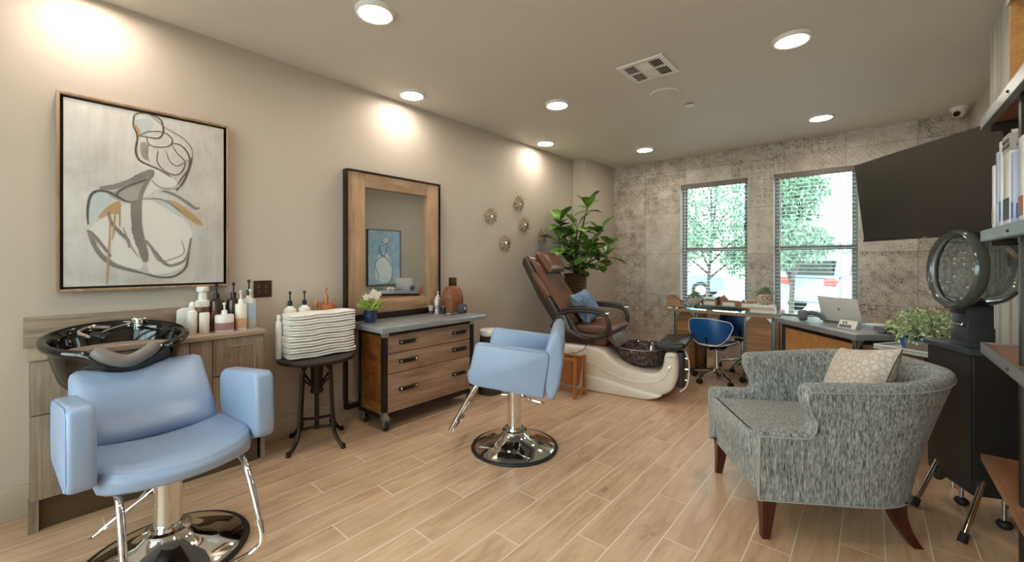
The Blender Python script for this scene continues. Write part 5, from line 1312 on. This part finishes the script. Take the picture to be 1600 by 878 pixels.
b = MB(); b.lathe([(0, -.03), (.035, -.03), (.046, -.02), (.048, .01), (.04, .03), (0, .034)], 24, M=Matrix.Translation((0, 0, .05)) @ Matrix.Rotation(PI/2, 4, 'Y') @ Matrix.Rotation(.3, 4, 'X')); b.build('head', M['tool_grey'], t)
b = MB(); b.tube(smooth_path([(.02, 0, .065), (.07, .0, .07), (.12, -.01, .055), (.15, -.015, .022)], 6), [.019]*18+[.016], 12); b.build('handle', M['tool_grey'], t)
b = MB()
for k in range(6): b.tube([(-.032, .03*math.cos(k*PI/3), .05+.03*math.sin(k*PI/3)), (-.032, -.03*math.cos(k*PI/3), .05-.03*math.sin(k*PI/3))], .002, 5)
b.build('intake_grille', M['blackm'], t)
t = thing('name_block', 'small cream desk sign with a dark plate in front of the laptop', 'sign', (3.11, 4.075, DZ), math.radians(-25))
b = MB(); b.prism([(-.03, 0), (.035, 0), (.035, .05), (.005, .058)], 'x', -.06, .06, .003); b.build('block', M['cream'], t, smooth=30)
R2 = Matrix.Translation((0, -.0315, 0)) @ Matrix.Rotation(math.radians(-31), 4, 'X')
b = MB(); b.box(-.05, .03, -.001, .003, .006, .030, M=R2); b.build('plate', M['tool_grey'], t, smooth=0)
b = MB(); b.box(-.032, -.024, -.001, .003, .036, .056, M=R2); b.box(-.014, -.006, -.001, .003, .036, .056, M=R2); b.build('marks', M['blackm'], t, smooth=0)
x, y = ondesk(.48, .28)
t = thing('appointment_pad', 'pale blue and white pad of papers on the reception desk', 'notepad', (x, y, DZ), RD+.5)
b = MB(); b.box(-.10, .10, -.14, .14, 0, .012, .002); b.build('pad', M['paleblue'], t)
b = MB(); b.box(-.098, .10, -.138, .13, .0122, .022, .004, M=Matrix.Rotation(.03, 4, 'Y')); b.build('loose_sheets', M['white'], t)
x, y = ondesk(.27, .05)
t = thing('card_reader', 'small black card reader with cord at the front edge of the reception desk', 'card reader', (x, y, DZ), RD)
b = MB(); b.box(-.05, .05, -.02, .07, .012, .045, .006); b.build('body', M['tool_grey'], t)
b = MB(); b.box(-.035, .035, -.022, -.018, .016, .040); b.build('slot_face', M['black'], t, smooth=0)
b = MB()
for s in (-1, 1): b.tube([(s*.03, -.01, .012), (s*.035, -.03, .004), (s*.03, -.055, .002)], .005, 6)
b.build('feet', M['black'], t)
b = MB(); b.tube(smooth_path([(.0, -.02, .02), (.01, -.056, .012), (.012, -.064, -.05), (.02, -.066, -.20), (.015, -.066, -.34)], 6), .003, 6); b.build('cord', M['black'], t)

# side table and its plant
ST = math.atan2(-.52, .85)
t = thing('side_table', 'pale grey side table with raised rim behind the armchair', 'side table', (3.25, 3.62, 0), ST)
M['palegrey'] = plain('pale_grey_lacquer', 'cfd0cd', .35)
b = MB(); b.box(0, .40, 0, .25, .718, .733, .004); b.build('tray_top', M['palegrey'], t)
b = MB(); b.tube([(.006, .006, .742), (.394, .006, .742), (.394, .244, .742), (.006, .244, .742)], .009, 8, closed=True); b.build('rim', M['palegrey'], t)
for x in (.03, .37):
    for y in (.03, .22):
        b = MB(); b.tube([(x, y, .72), (x+(.015 if x > .2 else -.015), y, 0)], .010, 8); b.build('leg', M['satin'], t)
vg = NT('variegated_leaf'); v = vg.coords(); vg.base(vg.ramp(vg.noise(v, 60, 3), [(.38, lin('76904a')), (.5, lin('b5c58a')), (.6, lin('eef0d2'))])); vg.set(.45)
t = thing('variegated_plant', 'bushy pale green plant in a blue pot beside the black dryer stand', 'plant', (3.488, 3.627, .7335))
b = MB(); b.lathe([(0, 0), (.085, 0), (.10, .01), (.115, .065), (.117, .075), (.108, .075), (.10, .06), (0, .055)], 32); b.build('pot', plain('cobalt_pot', '1f62b0', .2), t)
b = MB(); b.lathe([(.1025, .010), (.120, .072)], 20, a0=-2.45, a1=-.95); b.build('burlap_band', plain('burlap', '9d8f80', .9, var=.2, bump=.5, bscale=300), t)
b = MB()
for k in range(26):
    a = random.uniform(0, 2*PI); r = random.uniform(.03, .15); b.tube([(r*.2*math.cos(a), r*.2*math.sin(a), .055), (r*.7*math.cos(a), r*.7*math.sin(a), .12), (r*math.cos(a), r*math.sin(a), random.uniform(.12, .20))], .002, 5)
b.build('stems', M['stem'], t)
b = MB(); leafy(b, (0, 0, .135), (.165, .165, .125), 1050, .024, 11, .8, .25); b.build('foliage', vg.m, t, smooth=0, normals=False)

# ------------------------------------------------------------------ armchair
AF = math.radians(213)
t = thing('tub_armchair', 'grey tweed tub armchair with winged sides and dark wooden legs', 'armchair', (2.955, 2.665, 0), AF)
Z0 = .19
XF, WY, XR = .345, .335, -.42
def plan(s):
    """s in 0..1 from the +y front around the back to the -y front: point and outward normal"""
    L1 = XF-(-.06); A = 1.15; T = 2*L1+A; d = s*T
    if d < L1: return Vector((XF-d, WY-.012*(1-d/L1)*0, 0)), Vector((0, 1, 0)), d
    if d > L1+A:
        q = d-L1-A; return Vector((-.06+q, -WY, 0)), Vector((0, -1, 0)), T-d
    a = PI/2+PI*(d-L1)/A; e = .80
    c, w = math.cos(a), math.sin(a); sg = lambda q, p: math.copysign(abs(q)**p, q)
    p = Vector((-.06+(XR*-1-.06)*sg(c, e), WY*sg(w, e), 0))
    n = Vector((c/(abs(XR)-.06), w/WY, 0)).normalized()
    return p, n, min(d, T-d)
def topz(d):
    arm, wing, back = .522, .735, .785
    if d < .20: return arm-.0*d
    k = min(1, (d-.20)/.09); k = k*k*(3-2*k)
    h = arm+(wing-arm)*k
    if d > .29: h = wing+(back-wing)*min(1, (d-.29)/.55)
    return h
def flare(d): return .03+.155*min(1, max(0, d-.25)/.62)**1.3
TH = .085
def xsec(s, j, m=22):
    p, n, d = plan(s); h = topz(d); f = flare(d)
    # loop: outer bottom -> outer top -> rim -> inner top -> inner bottom
    th = TH*(1-.15*0)
    if j <= 9: t_ = j/9; o = 0; z = Z0+(h-.035-Z0)*t_
    elif j <= 15: a = PI*(j-9)/6; t_ = 1; o = -th/2+th/2*math.cos(a); z = h-.035+.035*math.sin(a)
    else: t_ = 1-(j-15)/(m-1-15); o = -th; z = Z0+.06+(h-.035-Z0-.06)*t_
    tz = (z-Z0)/(.785-Z0)
    off = f*max(0, tz)**1.25
    q = p+n*(o+off)
    # wing edge leans forward above the arm: shift along the wall near the step
    if .12 < d < .48:
        kk = max(0, min(1, (z-.50)/.20)); w = math.exp(-((d-.27)/.085)**2)
        ov = .085*kk*w
        tan = Vector((1, 0, 0)); q = q+tan*ov
        dip = .03*math.exp(-((z-.55)/.05)**2)*w
        q = q-tan*dip
    if d < .06: q.x = q.x
    return Vector((q.x, q.y, z))
NS, NJ = 150, 24
b = MB(); b.grid(lambda u, v: xsec(u, round(v*(NJ)) if False else int(round(v*NJ)) % NJ, NJ), NS, NJ, cv=True)
bmesh.ops.holes_fill(b.bm, edges=[e for e in b.bm.edges if e.is_boundary])
body = b.build('tub_back', M['tweed'], t, smooth=50)
# piping along the outer rim, the front edges and the hem
M['pipe'] = plain('grey_piping', 'a3a49e', .85, spec=.15, var=.1)
b = MB(); b.tube([xsec(i/(NS-1), 9, NJ)+plan(i/(NS-1))[1]*.003 for i in range(NS)], .0036, 6)
b.tube([xsec(i/(NS-1), 0, NJ)+plan(i/(NS-1))[1]*.003 for i in range(NS)], .0036, 6)
for s in (0, 1): b.tube([xsec(s, j, NJ)+Vector((.002, 0, 0))+plan(s)[1]*.002 for j in range(10)], .0045, 6)
b.build('piping', M['pipe'], body)
b = MB(); b.box(-.30, XF-.012, -WY+.07, WY-.07, Z0, .335, .012, 3); b.build('seat_rail', M['tweed'], t, smooth=50)
b = MB(); b.prism([(x, y) for x, y in [(-.26, -.24), (-.1, -.262), (.20, -.262), (XF+.01, -.262), (XF+.025, -.25), (XF+.025, .25), (XF+.01, .262), (.20, .262), (-.1, .262), (-.26, .24)]], 'z', .338, .475, .035, 4); cu = b.build('seat_cushion', M['tweed'], t, smooth=60)
b = MB()
for z in (.352, .462): b.tube([(XF+.013, -.25, z), (XF+.013, .25, z)], .004, 6)
b.build('cushion_piping', M['pipe'], cu)
def legp(x, y, dx, dy, h, w0, w1):
    b = MB(); P = []
    for i in range(7):
        u = i/6; k = u*u
        P.append((x+dx*k, y+dy*k, h*(1-u), w0+(w1-w0)*u**.8))
    vs = []; fs = []
    for px, py, pz, w in P: vs += [(px-w, py-w, pz), (px+w, py-w, pz), (px+w, py+w, pz), (px-w, py+w, pz)]
    for i in range(6):
        for q in range(4): fs.append((4*i+q, 4*i+(q+1) % 4, 4*i+4+(q+1) % 4, 4*i+4+q))
    fs += [(3, 2, 1, 0), (24, 25, 26, 27)]
    b.add(vs, fs); bmesh.ops.bevel(b.bm, geom=b.bm.edges[:], offset=.002, segments=1, affect='EDGES'); b.build('leg', M['dark_leg'], t, smooth=30)
for s in (-1, 1):
    legp(.295, s*.295, .012, s*.008, Z0+.01, .034, .017)
    legp(-.27, s*.25, -.07, s*.03, Z0+.01, .036, .02)
cm = NT('beige_brocade'); v = cm.coords(); vo = cm.node('TexVoronoi', feature='DISTANCE_TO_EDGE'); vo.inputs['Scale'].default_value = 34; cm.link(v, vo.inputs['Vector'])
cm.base(cm.ramp(cm.math('ADD', vo.outputs['Distance'], cm.math('MULTIPLY', cm.noise(v, 30, 4), .25)), [(.10, lin('bfb3a6')), (.26, lin('cbbfb2')), (.34, lin('d8cec4'))])); cm.set(.85, 0, .2); cm.bump(cm.noise(v, 300, 3), .3, .003)
Rz = Matrix.Rotation(AF, 4, 'Z'); pos = Matrix.Translation((2.955, 2.665, 0)) @ Rz @ Vector((-.285, -.03, .645))
t2 = thing('beige_cushion', 'beige patterned cushion leaning inside the grey armchair', 'cushion', tuple(pos))
t2.rotation_euler = (Matrix.Rotation(AF, 3, 'Z') @ Matrix.Rotation(math.radians(-28), 3, 'Y') @ Matrix.Rotation(PI/2, 3, 'Y') @ Matrix.Rotation(.22, 3, 'Z')).to_euler()
b = MB(); b.pillow(.42, .40, .14, 21, pinch=.10); b.build('cover', cm.m, t2, smooth=70)
b = MB()
for q in (-1, 1):
    for w in (-1, 1): b.ell((q*.183, w*.183, 0), .012, .012, .008, 8, 6)
b.build('corner_tufts', cm.m, t2)

# ------------------------------------------------------- hood dryer and stand
DR = math.radians(24.3)
t = thing('hood_dryer', 'black boxed salon hood dryer with clear smoked dome beside the shelves', 'hood dryer', (3.61, 2.96, 0), DR)
b = MB(); b.box(.0, .185, 0, .32, .16, .835, .006); b.build('cabinet_body', M['blackm'], t)
b = MB(); b.box(-.018, .187, -.012, .33, .836, .868, .006); b.build('cabinet_top', plain('slate_top', '40464e', .35, .2), t)
b = MB(); b.box(-.004, .0, .006, .312, .20, .83); b.box(.008, .178, -.004, 0, .17, .83); b.build('side_panels', M['blackm'], t, smooth=0)
b = MB(); b.prism([(.20, .162), (.30, .162), (.30, .125), (.25, .115)], 'x', .0, .02); b.build('skid', M['blackm'], t, smooth=0)
for p0, p1 in (((.06, .02, .26), (-.12, -.13, .0)), ((.02, .26, .24), (-.145, .165, .0))):
    b = MB(); b.tube([p0, p1], .0125, 12); lg = b.build('leg', M['chrome'], t)
    b = MB(); d = (Vector(p0)-Vector(p1)).normalized(); b.cyl(Vector(p1), Vector(p1)+d*.045, .018, .016, 14); b.build('rubber_foot', M['rubber'], lg)
for x, y in ((.10, .24), (.15, .05)):
    b = MB(); b.cyl((x, y, .03), (x, y, .17), .010, seg=10); lg = b.build('leg', M['chrome'], t)
    b = MB(); b.ell((x, y, .022), .03, .03, .022, 14, 8); b.build('caster', M['rubber'], lg)
b = MB(); b.box(.0, .10, .03, .14, .868, 1.075, .004); b.box(-.006, .106, .024, .146, .868, .888, .003); b.box(-.003, .103, .027, .143, .885, .965, .003); po = b.build('upright', plain('upright_grey', '3c3f45', .4, .2), t)
b = MB(); b.tube([(-.008, .05, .985), (-.012, .05, .975), (-.012, .12, .975), (-.008, .12, .985)], .004, 6); b.build('clip', M['satin'], po)
b = MB(); b.lathe([(0, .868), (.03, .868), (.03, .885), (0, .887)], 20, c=(.135, .04, 0)); b.build('dial', M['black'], t)
hn = Matrix.Rotation(-DR, 3, 'Z') @ Vector((-.93, -.36, .05)); hc = Matrix.Rotation(-DR, 3, 'Z') @ Vector((3.548-3.61, 2.975-2.96, 0)); hc.z = 1.25
HM = Matrix.Translation(hc) @ (-hn).normalized().to_track_quat('Z', 'Y').to_matrix().to_4x4()
sm = NT('smoked_clear_plastic'); sm.n.remove(sm.b)
tr_ = sm.node('BsdfTransparent'); tr_.inputs[0].default_value = lin('ccd2d0'); gl_ = sm.node('BsdfGlossy'); gl_.inputs['Roughness'].default_value = .04
fr_ = sm.node('LayerWeight'); fr_.inputs[0].default_value = .25; v = sm.coords(); nn = sm.noise(v, 3, 2)
mx_ = sm.node('MixShader'); sm.link(sm.math('MULTIPLY', fr_.outputs['Fresnel'], sm.math('ADD', .8, sm.math('MULTIPLY', nn, .3))), mx_.inputs[0]); sm.link(tr_.outputs[0], mx_.inputs[1]); sm.link(gl_.outputs[0], mx_.inputs[2]); sm.link(mx_.outputs[0], sm.out.inputs['Surface'])
pf = NT('perforated_plastic'); v = pf.coords(); vo = pf.node('TexVoronoi'); vo.inputs['Scale'].default_value = 34; vo.inputs['Randomness'].default_value = .55; pf.link(v, vo.inputs['Vector'])
dot = pf.math('LESS_THAN', vo.outputs['Distance'], .17)
pf.base(pf.mix(dot, lin('a2a8a9'), lin('f2f5f5'))); pf.set(.15, 0, .6, Alpha=.5); pf.link(pf.math('ADD', .38, pf.math('MULTIPLY', dot, .55)), pf.b.inputs['Alpha']); pf.bump(vo.outputs['Distance'], 1.0, .03)
R = .183
b = MB(); b.lathe([(R, .0), (R*1.0, .05), (R*.965, .11), (R*.86, .165), (R*.66, .205), (R*.36, .228), (.0001, .235)], 48, M=HM, cap=False); b.build('dome', sm.m, t, smooth=70)
b = MB(); b.lathe([(R*.88, .02), (R*.87, .06), (R*.80, .115), (R*.62, .158), (R*.34, .18), (.0001, .186)], 48, M=HM, cap=False); b.build('air_shell', pf.m, t, smooth=70)
b = MB(); b.lathe([(R*.93, -.012), (R*1.0, -.020), (R*1.06, -.008), (R*1.065, .022), (R*1.0, .034), (R*.91, .02), (R*.90, .0), (R*.93, -.012)], 56, M=HM); b.build('rim_ring', plain('rim_smoke', '4d5352', .15, .1, spec=.7), t, smooth=60)
b = MB(); b.lathe([(R*.885, .004), (R*.905, -.006), (R*.915, .004), (R*.9, .012), (R*.885, .004)], 48, M=HM); b.build('inner_trim', M['galv'], t)
b = MB(); b.prism([(-.02, 1.03), (.09, 1.03), (.10, 1.075), (.07, 1.11), (-.02, 1.085)], 'y', .045, .125, .01, 2); b.build('hinge', M['blackm'], t, smooth=50)

# ------------------------------------------------------------------ shelving
t = thing('iron_shelf_unit', 'iron and wood shelf unit along the right wall at the edge of the photo', 'shelf unit', (3.60, 1.9, 0))
ya, yb, dx = -.95, .79, .170
for k, (zb, zt) in enumerate([(.425, .462), (.902, .938), (1.380, 1.417), (1.862, 1.900)]):
    b = MB(); b.box(.005, dx, ya, yb-.004, zb+.006, zt-.002, .001); bd = b.build('board', M['walnut'], t)
    b = MB()
    if k: b.box(-.002, .006, ya, yb, zb-.004, zt+.003); b.box(.006, dx, yb-.005, yb+.001, zb-.004, zt+.003); b.box(-.002, .022, ya, yb, zb-.006, zb-.002)
    else: b.box(-.001, .005, ya, yb-.002, zb+.006, zt-.002)
    b.build('edge_iron', M['galv'] if k else M['walnut'], bd, smooth=0)
    for y in (-.80, .30, .74):
        b = MB(); b.box(.02, dx, y-.014, y+.014, zb-.026, zb+.002); b.build('bearer', M['iron'], bd, smooth=0)
    b = MB(); b.ell((-.002, .31, zb+.015), .006, seg=8, rings=6); b.build('bolt', M['iron'], bd)
for y in (-.80, .30):
    for x in (.022, .132):
        b = MB(); b.box(x, x+.032, y-.018, y+.018, 0, 1.866, .002); b.build('post', M['iron'], t)
t = thing('pine_crate', 'pine cubby crate with whitewashed front on the top shelf', 'crate', (3.605, 1.94, 1.9035))
b = MB(); b.box(.0, .165, -.30, .30, 0, .018); b.box(0, .165, -.30, -.282, .018, .36); b.box(0, .165, .282, .30, .018, .36); b.box(0, .165, -.30, .30, .36, .378); b.box(.15, .165, -.282, .282, .018, .36); b.build('crate_body', M['pine'], t, smooth=0)
b = MB(); b.box(-.006, 0, -.30, .30, .28, .60); b.build('fascia', M['shiplap'], t, smooth=0)
# product boxes on the third shelf
M['boxwhite'] = plain('box_white', 'e4e2e2', .3); M['boxlav'] = plain('box_lavender', 'b9bfdd', .3); M['boxblue'] = plain('box_blue', '4f78b8', .3); M['boxgrey'] = plain('box_grey', 'b3aba4', .5); M['boxdark'] = plain('box_dark', '34323c', .4)
BZ = 1.4205
def pbox(name, label, y, w, d, h, c1, c2, text=None):
    t = thing(name, label, 'box', (3.612, y, BZ), 0, 'product boxes on the third shelf')
    b = MB(); b.box(0, d, -w/2, w/2, 0, h, .002); b.build('carton', M[c1], t)
    b = MB(); b.box(-.0012, 0, -w/2+.003, w/2-.003, .02, h*.30); b.box(.006, d-.01, -w/2-.0012, -w/2, .02, h*.28); b.build('colour_band', M[c2], t, smooth=0)
    return t
pbox('product_box', 'shortest slim white product box at the far end of the third shelf', 2.545, .030, .13, .255, 'boxwhite', 'boxgrey')
pbox('product_box', 'slim lavender product box second from the far end of the shelf', 2.475, .030, .14, .295, 'boxlav', 'boxwhite')
pbox('product_box', 'tall slim white and blue product box third from the far end', 2.42, .030, .15, .325, 'boxwhite', 'boxblue')
t = pbox('product_box', 'large pale box with grey lettered lid behind the slim boxes', 2.325, .09, .15, .325, 'boxwhite', 'boxdark')
b = MB(); b.box(-.0014, .0, -.046, .046, .265, .326); b.box(-.0014, .15, -.0464, -.045, .265, .326); lid = b.build('lid_band', M['boxgrey'], t, smooth=0)
for i, s in enumerate(('TURCHEN', 'COLLAGEN')):
    cu_ = bpy.data.curves.new('lettering', 'FONT'); cu_.body = s; cu_.size = .021; cu_.align_x = 'CENTER'; cu_.extrude = .0003
    o = bpy.data.objects.new('lettering', cu_); COL.objects.link(o); bpy.context.view_layer.update(); me_ = bpy.data.meshes.new_from_object(o.evaluated_get(bpy.context.evaluated_depsgraph_get())); bpy.data.objects.remove(o); me_.materials.clear(); o = bpy.data.objects.new('lettering', me_); COL.objects.link(o); o.data.materials.append(M['black']); o.parent = lid
    o.matrix_local = Matrix.Translation((-.0019, 0, .296-i*.020)) @ Matrix.Rotation(-PI/2, 4, 'Z') @ Matrix.Rotation(PI/2, 4, 'X')
    o2 = o.copy(); COL.objects.link(o2); o2.parent = lid; o2.matrix_local = Matrix.Translation((.07, -.0469, .296-i*.020)) @ Matrix.Rotation(PI/2, 4, 'X')
pbox('product_box', 'slim blue product box nearest the right edge of the photo', 2.24, .028, .15, .25, 'boxlav', 'boxblue')
pbox('product_box', 'white picture box cut off by the right edge of the photo', 2.13, .06, .15, .28, 'boxwhite', 'tan_leather')

# ---------------------------------------------------------------- television
v0, v1 = Vector((3.185, 3.615, 0)), Vector((3.715, 2.875, 0)); mid = (v0+v1)/2; ang = math.atan2(v1.y-v0.y, v1.x-v0.x); L = (v1-v0).length
t = thing('wall_television', 'black flat screen television angled out from the right wall', 'television', (mid.x, mid.y, 1.675), ang)
TM = Matrix.Rotation(math.radians(7), 4, 'X')
b = MB(); b.box(-L/2, L/2, -.008, .028, -.257, .257, .005, M=TM); b.build('housing', M['black'], t)
b = MB(); b.box(-L/2+.008, L/2-.008, -.0092, -.0078, -.243, .249, M=TM); b.build('screen', plain('dark_screen', '3b3733', .22, spec=.6), t, smooth=0)
b = MB(); b.box(-L/2, L/2, -.011, -.008, -.258, -.245, M=TM); b.build('lower_bezel', M['steel'], t, smooth=0)
b = MB(); b.box(-.014, .014, -.0125, -.011, -.255, -.248, M=TM); b.build('emblem', M['galv'], t, smooth=0)
b = MB(); b.box(-.20, .20, .028, .055, -.16, .12, .01, M=TM); b.build('rear_housing', M['blackm'], t)
b = MB(); b.tube([(.0, .05, 0), (.09, .13, 0), (.155, .205, 0)], .018, 8); b.box(-.08, .08, .05, .065, -.09, .09); b.build('wall_arm', M['iron'], t)
